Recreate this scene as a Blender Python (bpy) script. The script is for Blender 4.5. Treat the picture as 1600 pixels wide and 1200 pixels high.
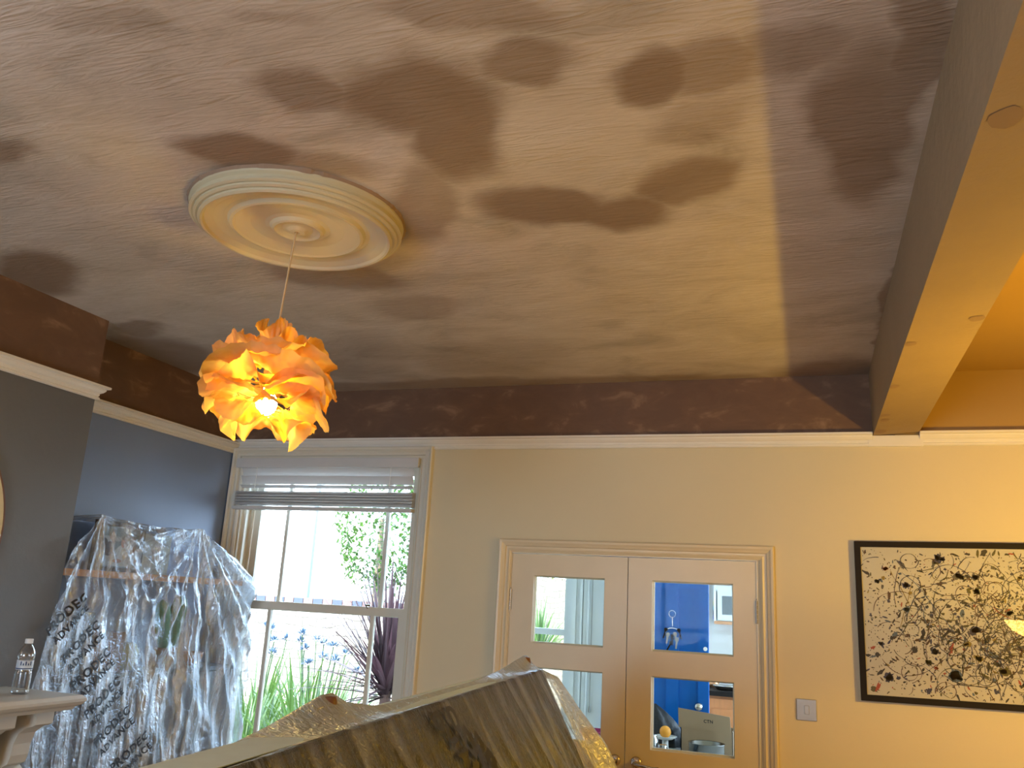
import bpy, bmesh, math, random
from mathutils import Vector, Matrix, noise
random.seed(7)
for o in list(bpy.data.objects): bpy.data.objects.remove(o)
sc = bpy.context.scene
C = sc.collection
PI = math.pi

# ------------------------------------------------------------ camera, world, exposure
def setup_camera():
    yaw, pitch, roll = [math.radians(a) for a in (-19.42, 14.54, 3.17)]
    f = Vector((math.sin(yaw)*math.cos(pitch), math.cos(yaw)*math.cos(pitch), math.sin(pitch)))
    r = Vector((math.cos(yaw), -math.sin(yaw), 0)); u = r.cross(f)
    r2 = math.cos(roll)*r + math.sin(roll)*u; u2 = -math.sin(roll)*r + math.cos(roll)*u
    cam = bpy.data.cameras.new('camera'); co = bpy.data.objects.new('camera', cam); C.objects.link(co)
    m = Matrix((r2, u2, -f)).transposed().to_4x4(); m.translation = (0, 0, 1.70)
    co.matrix_world = m
    cam.sensor_width = 36; cam.lens = 1329/1600*36; cam.clip_start = 0.05; cam.clip_end = 200
    sc.camera = co
setup_camera()
vs = sc.view_settings
vs.view_transform = 'Standard'; vs.look = 'None'; vs.gamma = 1; vs.use_curve_mapping = False
vs.exposure = 0.27
SKY = 15.0
W = bpy.data.worlds.new('sky'); sc.world = W; W.use_nodes = True
bg = W.node_tree.nodes['Background']; bg.inputs[0].default_value = (0.58, 0.78, 1.0, 1); bg.inputs[1].default_value = SKY
W.cycles.sampling_method = 'AUTOMATIC'
sc.cycles.use_denoising = True
sc.cycles.max_bounces = 9; sc.cycles.diffuse_bounces = 5; sc.cycles.glossy_bounces = 4
sc.cycles.transparent_max_bounces = 24; sc.cycles.transmission_bounces = 6
sc.cycles.caustics_reflective = False; sc.cycles.caustics_refractive = False
sc.cycles.sample_clamp_indirect = 6

def light(name, kind, loc, energy, color, **kw):
    l = bpy.data.lights.new(name, kind); l.energy = energy; l.color = color
    for k, v in kw.items():
        if k not in ('aim',): setattr(l, k, v)
    o = bpy.data.objects.new(name, l); C.objects.link(o); o.location = loc
    if 'aim' in kw:
        o.rotation_euler = Vector(kw['aim']).to_track_quat('-Z', 'Y').to_euler()
    return o
def portal(name, loc, aim, sx, sy):
    o = light(name, 'AREA', loc, 1, (1, 1, 1), aim=aim); o.data.shape = 'RECTANGLE'; o.data.size = sx; o.data.size_y = sy
    o.data.cycles.is_portal = True
light('sun', 'SUN', (0, 0, 10), 24, (1, .93, .82), aim=(.45, .62, -.64), angle=0.01)
portal('front_window_portal', (-2.68, 4.62, 1.55), (0, -1, 0), 1.2, 1.8)
portal('rear_window_portal', (-1.5, -2.72, 1.55), (0, 1, 0), 1.8, 1.6)
portal('added_window_portal', (1.36, 6.0, 1.7), (-1, 0, 0), 2.6, 1.6)
# the floor lamp's bulb (lamp body further down)
LAMP = (1.29, 3.0, 1.80)
light('floor_lamp_bulb_light', 'POINT', LAMP, 62, (1.0, .59, .045), shadow_soft_size=.03)
FILL_LAMP = (-.6, -1.3, 2.28)  # unseen fill lamp behind the camera, added to warm the ceiling
light('warm_fill_light', 'POINT', FILL_LAMP, 28, (1.0, .64, .22), shadow_soft_size=.09)

# ------------------------------------------------------------ materials
def nt(name):
    m = bpy.data.materials.new(name); m.use_nodes = True; t = m.node_tree
    return m, t, t.nodes, t.links, t.nodes['Principled BSDF']
def rgba(c): return (c[0], c[1], c[2], 1)
def mat(name, col, rough=.6, metal=0, nscale=18, namt=.12, bump=0.0, bscale=60, coat=0, spec=.5, trans=0, ior=1.45, stretch=None, emit=None, estr=0):
    m, t, n, l, b = nt(name)
    tc = n.new('ShaderNodeTexCoord'); co = tc.outputs['Object']
    if stretch:
        mp = n.new('ShaderNodeMapping'); mp.inputs['Scale'].default_value = stretch; l.new(co, mp.inputs[0]); co = mp.outputs[0]
    nz = n.new('ShaderNodeTexNoise'); nz.inputs['Scale'].default_value = nscale; nz.inputs['Detail'].default_value = 5
    l.new(co, nz.inputs['Vector'])
    mx = n.new('ShaderNodeMixRGB'); mx.inputs[1].default_value = rgba([c*(1-namt) for c in col]); mx.inputs[2].default_value = rgba([min(1, c*(1+namt)) for c in col])
    l.new(nz.outputs[0], mx.inputs[0]); l.new(mx.outputs[0], b.inputs['Base Color'])
    b.inputs['Roughness'].default_value = rough; b.inputs['Metallic'].default_value = metal
    b.inputs['Coat Weight'].default_value = coat; b.inputs['Specular IOR Level'].default_value = spec
    b.inputs['Transmission Weight'].default_value = trans; b.inputs['IOR'].default_value = ior
    if emit: b.inputs['Emission Color'].default_value = rgba(emit); b.inputs['Emission Strength'].default_value = estr
    if bump:
        bn = n.new('ShaderNodeTexNoise'); bn.inputs['Scale'].default_value = bscale; bn.inputs['Detail'].default_value = 6; l.new(co, bn.inputs['Vector'])
        bp = n.new('ShaderNodeBump'); bp.inputs['Strength'].default_value = bump; bp.inputs['Distance'].default_value = .01
        l.new(bn.outputs[0], bp.inputs['Height']); l.new(bp.outputs[0], b.inputs['Normal'])
    return m

def glass_pane_mat(name, tint=(.97, .99, .99), ior=1.3):
    m = bpy.data.materials.new(name); m.use_nodes = True; t = m.node_tree; n = t.nodes; l = t.links; n.clear()
    o = n.new('ShaderNodeOutputMaterial'); mx = n.new('ShaderNodeMixShader'); tr = n.new('ShaderNodeBsdfTransparent'); gl = n.new('ShaderNodeBsdfGlossy')
    fr = n.new('ShaderNodeFresnel'); fr.inputs[0].default_value = ior
    tr.inputs[0].default_value = rgba(tint); gl.inputs['Roughness'].default_value = .02
    l.new(fr.outputs[0], mx.inputs[0]); l.new(tr.outputs[0], mx.inputs[1]); l.new(gl.outputs[0], mx.inputs[2]); l.new(mx.outputs[0], o.inputs[0])
    return m

def film_mat(name, lo, hi, n0=.42, n1=.68, edge=.55, milk=(.66, .68, .70, 1), stretch=(1, 1, 1), tint=(.93, .95, .97), rough=.22, streak=9, crump=38, bstr=.5):
    """thin polythene: see-through, with gloss, a milky share and crumpled bumps"""
    m = bpy.data.materials.new(name); m.use_nodes = True; t = m.node_tree; n = t.nodes; l = t.links; n.clear()
    o = n.new('ShaderNodeOutputMaterial')
    tc = n.new('ShaderNodeTexCoord')
    mp = n.new('ShaderNodeMapping'); mp.inputs['Scale'].default_value = stretch; l.new(tc.outputs['Object'], mp.inputs[0])
    nz = n.new('ShaderNodeTexNoise'); nz.inputs['Scale'].default_value = streak; nz.inputs['Detail'].default_value = 6; nz.inputs['Distortion'].default_value = .4
    l.new(mp.outputs[0], nz.inputs['Vector'])
    n2 = n.new('ShaderNodeTexNoise'); n2.inputs['Scale'].default_value = crump; n2.inputs['Detail'].default_value = 4; n2.inputs['Distortion'].default_value = 1.2
    l.new(tc.outputs['Object'], n2.inputs['Vector'])
    ad = n.new('ShaderNodeMath'); ad.operation = 'ADD'; l.new(nz.outputs[0], ad.inputs[0])
    ml = n.new('ShaderNodeMath'); ml.operation = 'MULTIPLY'; ml.inputs[1].default_value = .35; l.new(n2.outputs[0], ml.inputs[0]); l.new(ml.outputs[0], ad.inputs[1])
    bp = n.new('ShaderNodeBump'); bp.inputs['Strength'].default_value = bstr; bp.inputs['Distance'].default_value = .03; l.new(ad.outputs[0], bp.inputs['Height'])
    fac = n.new('ShaderNodeMapRange'); fac.inputs[1].default_value = n0; fac.inputs[2].default_value = n1; fac.inputs[3].default_value = lo; fac.inputs[4].default_value = hi
    l.new(nz.outputs[0], fac.inputs[0])
    lw = n.new('ShaderNodeLayerWeight'); lw.inputs[0].default_value = .35; l.new(bp.outputs[0], lw.inputs['Normal'])
    fm = n.new('ShaderNodeMath'); fm.operation = 'MULTIPLY_ADD'; fm.use_clamp = True; fm.inputs[1].default_value = edge; l.new(lw.outputs['Facing'], fm.inputs[0]); l.new(fac.outputs[0], fm.inputs[2])
    tr = n.new('ShaderNodeBsdfTransparent'); tr.inputs[0].default_value = rgba(tint)
    gl = n.new('ShaderNodeBsdfGlossy'); gl.inputs['Roughness'].default_value = rough; gl.inputs[0].default_value = (.82, .90, 1, 1); l.new(bp.outputs[0], gl.inputs['Normal'])
    df = n.new('ShaderNodeBsdfDiffuse'); df.inputs[0].default_value = milk; l.new(bp.outputs[0], df.inputs['Normal'])
    tl = n.new('ShaderNodeBsdfTranslucent'); tl.inputs[0].default_value = milk; l.new(bp.outputs[0], tl.inputs['Normal'])
    m1 = n.new('ShaderNodeMixShader'); m1.inputs[0].default_value = .5; l.new(df.outputs[0], m1.inputs[1]); l.new(tl.outputs[0], m1.inputs[2])
    m2 = n.new('ShaderNodeMixShader'); m2.inputs[0].default_value = .52; l.new(m1.outputs[0], m2.inputs[1]); l.new(gl.outputs[0], m2.inputs[2])
    m3 = n.new('ShaderNodeMixShader'); l.new(fm.outputs[0], m3.inputs[0]); l.new(tr.outputs[0], m3.inputs[1]); l.new(m2.outputs[0], m3.inputs[2])
    l.new(m3.outputs[0], o.inputs[0])
    return m

# damp patches in the drying plaster: centre x, y, 2x2 matrix to the unit disc, depth of the stain
BLOBS = [(-0.883, 1.671, 4.983, 2.311, -1.41, 5.686, 1.0), (-0.866, 1.858, 7.928, 3.299, -0.907, 3.785, 1.0), (-1.118, 2.25, 8.131, 3.664, -0.858, 3.912, 0.7), (-1.144, 1.591, 6.507, 4.918, -4.758, 7.598, 0.85), (-0.566, 1.593, 8.46, 2.183, -1.594, 14.289, 0.85), (-1.496, 1.788, 5.175, 4.568, -5.724, 7.156, 1.0), (-1.35, 1.923, 5.074, 3.432, -4.546, 10.56, 0.7), (-0.741, 2.31, 4.998, 1.701, -3.024, 6.966, 1.0), (-0.531, 2.415, 5.76, 1.201, -1.737, 7.981, 1.0), (-0.3, 2.253, 7.253, 0.055, 2.39, 7.323, 0.85), (-0.283, 1.732, 10.992, 0.358, 1.288, 11.934, 1.0), (-0.144, 1.713, 10.288, -0.338, 1.248, 11.662, 0.75), (0.02, 1.696, 8.548, -0.608, -0.176, 10.997, 0.6), (0.171, 2.106, 10.871, -0.138, -1.161, 2.78, 0.85), (0.251, 1.861, 18.033, 0.289, -1.61, 2.567, 0.8), (-2.921, 2.428, 3.884, 4.39, -1.788, 3.835, 1.0), (-2.159, 1.62, 8.866, 10.727, -4.512, 10.448, 0.8), (-3.028, 3.151, 8.53, 7.878, -2.779, 5.676, 0.8), (-3.258, 3.556, 2.704, 2.491, -2.199, 1.922, 0.9), (-1.689, 2.702, 3.643, 2.327, -3.886, 5.933, 0.75), (0.148, 4.418, 3.678, -0.132, 0.261, 3.109, 0.8), (-0.628, 1.409, 4.612, 1.783, -4.547, 17.303, 0.6), (-1.421, 1.244, 6.068, 6.217, -6.35, 15.415, 0.3), (-1.049, 1.309, 10.347, 6.921, -7.711, 29.396, 0.35), (-1.505, 3.859, 2.408, 0.891, -0.503, 3.474, 0.35), (-2.182, 3.761, 2.957, 1.61, -0.407, 2.811, 0.4), (-0.208, 1.909, 7.017, -0.557, 4.697, 11.512, 0.45), (0.34, 3.419, 29.878, -0.107, -1.174, 1.268, 0.8), (-1.565, 3.079, 4.766, 2.252, -1.228, 6.871, 0.5), (-1.759, 4.36, 0.428, 0.163, -0.454, 7.964, 0.6)]
def plaster_ceiling():
    m, t, n, l, b = nt('fresh_pink_plaster')
    geo = n.new('ShaderNodeNewGeometry')
    nz = n.new('ShaderNodeTexNoise'); nz.inputs['Scale'].default_value = 5; nz.inputs['Detail'].default_value = 6; l.new(geo.outputs['Position'], nz.inputs['Vector'])
    sb = n.new('ShaderNodeVectorMath'); sb.operation = 'MULTIPLY_ADD'; l.new(nz.outputs['Color'], sb.inputs[0]); sb.inputs[1].default_value = (.13, .13, 0); 
    ad = n.new('ShaderNodeVectorMath'); ad.operation = 'ADD'; l.new(geo.outputs['Position'], ad.inputs[0]); ad.inputs[1].default_value = (-.185, -.185, 0)
    nb = n.new('ShaderNodeTexNoise'); nb.inputs['Scale'].default_value = 1.9; nb.inputs['Detail'].default_value = 3; l.new(geo.outputs['Position'], nb.inputs['Vector'])
    wb = n.new('ShaderNodeVectorMath'); wb.operation = 'MULTIPLY_ADD'; l.new(nb.outputs['Color'], wb.inputs[0]); wb.inputs[1].default_value = (.24, .24, 0); l.new(ad.outputs[0], wb.inputs[2])
    l.new(wb.outputs[0], sb.inputs[2])
    acc = None
    for cx, cy, a, b_, c, d, s in BLOBS:
        x = n.new('ShaderNodeVectorMath'); x.operation = 'SUBTRACT'; l.new(sb.outputs[0], x.inputs[0]); x.inputs[1].default_value = (cx, cy, 0)
        u = n.new('ShaderNodeVectorMath'); u.operation = 'DOT_PRODUCT'; l.new(x.outputs[0], u.inputs[0]); u.inputs[1].default_value = (a, b_, 0)
        v = n.new('ShaderNodeVectorMath'); v.operation = 'DOT_PRODUCT'; l.new(x.outputs[0], v.inputs[0]); v.inputs[1].default_value = (c, d, 0)
        cb = n.new('ShaderNodeCombineXYZ'); l.new(u.outputs['Value'], cb.inputs[0]); l.new(v.outputs['Value'], cb.inputs[1])
        ln = n.new('ShaderNodeVectorMath'); ln.operation = 'LENGTH'; l.new(cb.outputs[0], ln.inputs[0])
        mr = n.new('ShaderNodeMapRange'); mr.interpolation_type = 'SMOOTHSTEP'
        mr.inputs[1].default_value = .72; mr.inputs[2].default_value = 1.42; mr.inputs[3].default_value = s; mr.inputs[4].default_value = 0
        l.new(ln.outputs['Value'], mr.inputs[0])
        if acc is None: acc = mr.outputs[0]
        else:
            mx = n.new('ShaderNodeMath'); mx.operation = 'MAXIMUM'; l.new(acc, mx.inputs[0]); l.new(mr.outputs[0], mx.inputs[1]); acc = mx.outputs[0]
    # broad mottling and trowel streaks of half dried plaster
    mp = n.new('ShaderNodeMapping'); mp.inputs['Rotation'].default_value = (0, 0, .25); mp.inputs['Scale'].default_value = (1, 1.7, 1); l.new(geo.outputs['Position'], mp.inputs[0])
    st = n.new('ShaderNodeTexNoise'); st.inputs['Scale'].default_value = 2.3; st.inputs['Detail'].default_value = 8; st.inputs['Roughness'].default_value = .62; st.inputs['Distortion'].default_value = .9; l.new(mp.outputs[0], st.inputs['Vector'])
    cr = n.new('ShaderNodeValToRGB'); l.new(st.outputs[0], cr.inputs[0])
    e = cr.color_ramp.elements; e[0].position = .28; e[0].color = (.37, .325, .27, 1); e[1].position = .72; e[1].color = (.60, .545, .495, 1)
    k = e.new(.46); k.color = (.50, .445, .385, 1)
    mp2 = n.new('ShaderNodeMapping'); mp2.inputs['Rotation'].default_value = (0, 0, .12); mp2.inputs['Scale'].default_value = (1.2, 11, 1); l.new(geo.outputs['Position'], mp2.inputs[0])
    tw = n.new('ShaderNodeTexNoise'); tw.inputs['Scale'].default_value = 3.2; tw.inputs['Detail'].default_value = 7; tw.inputs['Distortion'].default_value = 1.6; l.new(mp2.outputs[0], tw.inputs['Vector'])
    tr = n.new('ShaderNodeMapRange'); tr.inputs[1].default_value = .55; tr.inputs[2].default_value = .78; tr.inputs[4].default_value = .22; l.new(tw.outputs[0], tr.inputs[0])
    m0 = n.new('ShaderNodeMixRGB'); l.new(tr.outputs[0], m0.inputs[0]); l.new(cr.outputs[0], m0.inputs[1]); m0.inputs[2].default_value = (.65, .60, .55, 1)
    m1 = n.new('ShaderNodeMixRGB'); sc_ = n.new('ShaderNodeMath'); sc_.operation = 'MULTIPLY'; sc_.inputs[1].default_value = .82; l.new(acc, sc_.inputs[0]); l.new(sc_.outputs[0], m1.inputs[0])
    l.new(m0.outputs[0], m1.inputs[1]); m1.inputs[2].default_value = (.185, .115, .066, 1)
    l.new(m1.outputs[0], b.inputs['Base Color'])
    b.inputs['Roughness'].default_value = .75
    # trowel ridges: two sweeps of the float at different angles, each only in patches
    mk = n.new('ShaderNodeTexNoise'); mk.inputs['Scale'].default_value = 1.7; mk.inputs['Detail'].default_value = 3; l.new(geo.outputs['Position'], mk.inputs['Vector'])
    hts = []
    for rot, sc3, lo_, hi_ in ((.15, (1.4, 9, 1), .48, .62), (-.75, (1.2, 8, 1), .56, .44), (1.2, (.9, 7, 1), .60, .68)):
        q = n.new('ShaderNodeMapping'); q.inputs['Rotation'].default_value = (0, 0, rot); q.inputs['Scale'].default_value = sc3; l.new(geo.outputs['Position'], q.inputs[0])
        w_ = n.new('ShaderNodeTexNoise'); w_.inputs['Scale'].default_value = 4.5; w_.inputs['Detail'].default_value = 6; w_.inputs['Distortion'].default_value = 2.0; l.new(q.outputs[0], w_.inputs['Vector'])
        ms = n.new('ShaderNodeMapRange'); ms.inputs[1].default_value = lo_; ms.inputs[2].default_value = hi_; l.new(mk.outputs[0], ms.inputs[0])
        mm = n.new('ShaderNodeMath'); mm.operation = 'MULTIPLY'; l.new(w_.outputs[0], mm.inputs[0]); l.new(ms.outputs[0], mm.inputs[1]); hts.append(mm.outputs[0])
    a1 = n.new('ShaderNodeMath'); l.new(hts[0], a1.inputs[0]); l.new(hts[1], a1.inputs[1]); a2 = n.new('ShaderNodeMath'); l.new(a1.outputs[0], a2.inputs[0]); l.new(hts[2], a2.inputs[1])
    bp = n.new('ShaderNodeBump'); bp.inputs['Strength'].default_value = .42; bp.inputs['Distance'].default_value = .012; l.new(a2.outputs[0], bp.inputs['Height'])
    l.new(bp.outputs[0], b.inputs['Normal'])
    return m
def plaster_frieze():
    m, t, n, l, b = nt('wet_brown_plaster')
    geo = n.new('ShaderNodeNewGeometry')
    mp = n.new('ShaderNodeMapping'); mp.inputs['Scale'].default_value = (1.6, 1.6, 3.2); l.new(geo.outputs['Position'], mp.inputs[0])
    nz = n.new('ShaderNodeTexNoise'); nz.inputs['Scale'].default_value = 3.4; nz.inputs['Detail'].default_value = 7; nz.inputs['Roughness'].default_value = .6; nz.inputs['Distortion'].default_value = .5; l.new(mp.outputs[0], nz.inputs['Vector'])
    cr = n.new('ShaderNodeValToRGB'); l.new(nz.outputs[0], cr.inputs[0]); e = cr.color_ramp.elements
    e[0].position = .42; e[0].color = (.125, .066, .040, 1); e[1].position = .78; e[1].color = (.30, .18, .105, 1); k = e.new(.58); k.color = (.145, .078, .046, 1)
    l.new(cr.outputs[0], b.inputs['Base Color']); b.inputs['Roughness'].default_value = .7
    return m
M = {}
M['ceiling'] = plaster_ceiling(); M['frieze'] = plaster_frieze()
M['beam'] = mat('dry_pink_plaster', (.33, .24, .145), .8, nscale=3, namt=.14, bump=.3, bscale=30)
M['ochre'] = mat('ochre_plaster', (.36, .225, .075), .75, nscale=2, namt=.12, bump=.1, bscale=20)
M['beam_spot'] = mat('damp_plaster_spot', (.27, .18, .12), .8)
M['cream'] = mat('cream_wall_paint', (.63, .555, .375), .55, nscale=2.5, namt=.04, bump=.06, bscale=25)
M['gloss_white'] = mat('cream_gloss_paint', (.70, .66, .56), .32, nscale=9, namt=.05, bump=.05, bscale=22)
M['door_paint'] = mat('cream_door_paint', (.65, .565, .40), .36, nscale=7, namt=.05, bump=.05, bscale=22)
M['rail'] = mat('white_gloss_rail', (.74, .72, .67), .35, nscale=9, namt=.06)
M['blue_grey'] = mat('slate_grey_paint', (.125, .130, .138), .5, nscale=3, namt=.05, bump=.1, bscale=40)
M['rose'] = mat('rose_paint', (.50, .445, .30), .5, nscale=7, namt=.06, bump=.08, bscale=20)
M['floor'] = mat('oak_floorboards', (.46, .30, .17), .45, nscale=6, namt=.2, stretch=(9, 1, 1))
M['alcove'] = mat('alcove_paint_with_daylight', (.20, .27, .43), .5, nscale=3, namt=.05, bump=.1, bscale=40)  # same grey as the breast, with blue window daylight put into the colour
M['blind'] = mat('white_blind_slat', (.60, .59, .58), .45, namt=.03)
M['glass'] = glass_pane_mat('window_glass')
M['glass2'] = glass_pane_mat('door_glass', ior=1.12)
M['chrome'] = mat('worn_chrome', (.55, .52, .48), .25, 1)
M['steel'] = mat('brushed_steel', (.36, .35, .34), .4, .7)
M['black'] = mat('black_frame', (.012, .009, .007), .6, spec=.2)
M['oak'] = mat('orange_pine_shelf', (.50, .24, .10), .5, nscale=10, namt=.25, stretch=(8, 1, 8))
M['darkfab'] = mat('charcoal_fabric', (.030, .034, .042), .85, nscale=40, namt=.3)
M['darkwood'] = mat('dark_stained_foot', (.16, .065, .03), .45, nscale=12, namt=.3)
M['slate_panel'] = mat('dark_grey_panel', (.045, .05, .062), .45)

# ------------------------------------------------------------ mesh helpers
KEEP = set()
def obj(name, bm, m, parent=None, smooth=False):
    me = bpy.data.meshes.new(name); bmesh.ops.recalc_face_normals(bm, faces=bm.faces) if id(bm) not in KEEP else None; KEEP.discard(id(bm))
    bm.to_mesh(me); bm.free()
    for x in (m if isinstance(m, (list, tuple)) else [m]): me.materials.append(x)
    if smooth:
        for p in me.polygons: p.use_smooth = True
    o = bpy.data.objects.new(name, me); C.objects.link(o)
    if parent: o.parent = parent
    return o
def B(): return bmesh.new()
def box(bm, x0, x1, y0, y1, z0, z1, mi=0, bev=0):
    vs_ = [bm.verts.new((x, y, z)) for x in (x0, x1) for y in (y0, y1) for z in (z0, z1)]
    fs = []
    for q in ((0, 1, 3, 2), (4, 6, 7, 5), (0, 4, 5, 1), (2, 3, 7, 6), (0, 2, 6, 4), (1, 5, 7, 3)):
        f = bm.faces.new([vs_[i] for i in q]); f.material_index = mi; fs.append(f)
    if bev:
        es = list({e for f in fs for e in f.edges})
        bmesh.ops.bevel(bm, geom=es, offset=bev, segments=2, affect='EDGES', profile=.6)
    return vs_
def lathe(bm, prof, c=(0, 0, 0), seg=48, axis='z', mi=0):
    rings = []
    for r, z in prof:
        ring = []
        for i in range(seg):
            a = 2*PI*i/seg
            p = (r*math.cos(a), r*math.sin(a), z)
            if axis == 'x': p = (z, r*math.cos(a), r*math.sin(a))
            if axis == 'y': p = (r*math.cos(a), z, r*math.sin(a))
            ring.append(bm.verts.new((c[0]+p[0], c[1]+p[1], c[2]+p[2])))
        rings.append(ring)
    for a, b in zip(rings, rings[1:]):
        for i in range(seg):
            j = (i+1) % seg
            f = bm.faces.new((a[i], a[j], b[j], b[i])); f.material_index = mi
    for ring in (rings[0], rings[-1]) if tuple(prof[0]) != tuple(prof[-1]) else ():
        try: bm.faces.new(ring).material_index = mi
        except Exception: pass
def tube(bm, pts, r, seg=8, mi=0):
    pts = [Vector(p) for p in pts]; rings = []
    rr = r if isinstance(r, (list, tuple)) else [r]*len(pts)
    for i, p in enumerate(pts):
        d = (pts[min(i+1, len(pts)-1)] - pts[max(i-1, 0)]).normalized()
        a = d.cross(Vector((0, 0, 1))) if abs(d.z) < .95 else d.cross(Vector((1, 0, 0)))
        a.normalize(); b = d.cross(a)
        rings.append([bm.verts.new(p + (a*math.cos(2*PI*k/seg) + b*math.sin(2*PI*k/seg))*rr[i]) for k in range(seg)])
    for a, b in zip(rings, rings[1:]):
        for i in range(seg):
            j = (i+1) % seg; bm.faces.new((a[i], a[j], b[j], b[i])).material_index = mi
    bm.faces.new(rings[0]).material_index = mi; bm.faces.new(rings[-1]).material_index = mi
def prism(bm, poly, axis, a0, a1, mi=0):
    """poly in the plane across the axis; x: (y,z)  y: (x,z)  z: (x,y)"""
    def P(q, a): return {'x': (a, q[0], q[1]), 'y': (q[0], a, q[1]), 'z': (q[0], q[1], a)}[axis]
    A = [bm.verts.new(P(q, a0)) for q in poly]; D = [bm.verts.new(P(q, a1)) for q in poly]
    n = len(poly)
    for i in range(n):
        j = (i+1) % n; bm.faces.new((A[i], A[j], D[j], D[i])).material_index = mi
    bm.faces.new(A).material_index = mi; bm.faces.new(D).material_index = mi
def sweep(bm, path, prof, outs, mi=0, closed=False):
    """profile (o, d) placed at each path point: point + o*outs[i] + d*dirn ; outs already mitred"""
    rings = []
    for (p, (ov, dv)) in zip(path, outs):
        p = Vector(p); rings.append([bm.verts.new(p + Vector(ov)*o_ + Vector(dv)*d_) for o_, d_ in prof])
    n = len(prof); k = len(rings)
    for i in range(k if closed else k-1):
        a, b = rings[i], rings[(i+1) % k]
        for q in range(n):
            s = (q+1) % n; bm.faces.new((a[q], a[s], b[s], b[q])).material_index = mi
    if not closed: bm.faces.new(rings[0]); bm.faces.new(rings[-1])
def casing(bm, x0, x1, zb, zt, y, prof, closed=False):
    """mitred architrave round an opening on a wall facing -Y; prof (outward, depth into the room)"""
    D = (0, -1, 0)
    if closed:
        path = [(x0, y, zb), (x0, y, zt), (x1, y, zt), (x1, y, zb)]
        outs = [((-1, 0, -1), D), ((-1, 0, 1), D), ((1, 0, 1), D), ((1, 0, -1), D)]
        sweep(bm, path, prof, outs, closed=True)
    else:
        path = [(x0, y, zb), (x0, y, zt), (x1, y, zt), (x1, y, zb)]
        outs = [((-1, 0, 0), D), ((-1, 0, 1), D), ((1, 0, 1), D), ((1, 0, 0), D)]
        sweep(bm, path, prof, outs)
def wall_holes(bm, a0, a1, z0, z1, holes, place, split=None):
    """wall slab from a0..a1 along, z0..z1, with rectangular holes; place(a0,a1,z0,z1) adds a box"""
    xs = sorted({a0, a1, *[h[0] for h in holes], *[h[1] for h in holes]})
    zs = sorted({z0, z1, *[h[2] for h in holes], *[h[3] for h in holes]} | ({split} if split else set()))
    for i in range(len(xs)-1):
        for j in range(len(zs)-1):
            cx, cz = (xs[i]+xs[i+1])/2, (zs[j]+zs[j+1])/2
            if any(h[0] < cx < h[1] and h[2] < cz < h[3] for h in holes): continue
            place(xs[i], xs[i+1], zs[j], zs[j+1])
def tag(o, label=None, cat=None, group=None, kind=None):
    if label: o['label'] = label
    if cat: o['category'] = cat
    if group: o['group'] = group
    if kind: o['kind'] = kind
    return o
def struct(o, label=None): return tag(o, label, kind='structure')
def empty(name, loc, label=None, cat=None, group=None, rz=0):
    o = bpy.data.objects.new(name, None); C.objects.link(o); o.location = loc; o.rotation_euler = (0, 0, rz); o.empty_display_size = .05
    return tag(o, label, cat, group)
def rebase(root):
    """children were modelled in world space: keep them there under a placed root"""
    inv = Matrix.Translation(root.location).inverted()
    for c in root.children:
        if not c.get('_k'): c.data.transform(inv); c['_k'] = 1
    for c in root.children:
        del c['_k']
        for g in c.children: g.data.transform(inv)

# ------------------------------------------------------------ room shell
CZ = 2.90; BY = 4.40
bm = B(); box(bm, -3.6, 3.4, -2.8, 4.62, -.1, 0); struct(obj('floor', bm, M['floor']), 'oak boarded floor')
bm = B(); box(bm, .42, 3.4, -2.8, 4.62, CZ, CZ+.12); struct(obj('ceiling', bm, M['ochre']), 'smooth ochre plaster ceiling beyond the beam')
bm = B(); box(bm, -3.6, .42, -2.8, 4.62, CZ, CZ+.12); struct(obj('ceiling', bm, M['ceiling']), 'freshly skimmed pink plaster ceiling drying in brown patches')
bm = B()
WIN = (-3.27, -2.085, .75, 2.475); DOOR = (-1.50, -.232, 0, 1.975)
wall_holes(bm, -3.6, 3.4, 0, CZ, [WIN, DOOR], lambda a, b, c, d: [box(bm, a, b, BY, BY+.2, c, d, 0)] if c < 2.55 else [box(bm, -3.6, .42, BY, BY+.2, c, d, 1), box(bm, .42, 3.4, BY, BY+.2, c, d, 2)] if b > 3.3 else None, split=2.58)
struct(obj('wall_back', bm, [M['cream'], M['frieze'], M['ochre']]), 'cream wall with a brown plaster band above the picture rail')
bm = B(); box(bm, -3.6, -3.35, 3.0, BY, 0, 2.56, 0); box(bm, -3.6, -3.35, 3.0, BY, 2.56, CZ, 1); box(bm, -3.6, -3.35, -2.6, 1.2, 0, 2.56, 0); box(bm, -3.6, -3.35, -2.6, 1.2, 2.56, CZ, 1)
struct(obj('wall_left', bm, [M['alcove'], M['frieze']]), 'slate grey alcove wall beside the window, coloured with its blue daylight')
bm = B(); box(bm, -3.6, -3.10, 1.2, 3.0, 0, 2.56, 0); box(bm, -3.6, -3.10, 1.2, 3.0, 2.56, CZ, 1)
struct(obj('wall_chimney_breast', bm, [M['blue_grey'], M['frieze']]), 'slate grey chimney breast with brown plaster above the rail')
bm = B(); box(bm, 3.3, 3.5, -2.6, BY, 0, CZ); struct(obj('wall_right', bm, M['cream']))
bm = B(); RW = (-2.4, -.6, .75, 2.35)
wall_holes(bm, -3.6, 3.5, 0, CZ, [RW], lambda a, b, c, d: box(bm, a, b, -2.8, -2.6, c, d)); struct(obj('wall_rear', bm, M['cream']))
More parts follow.
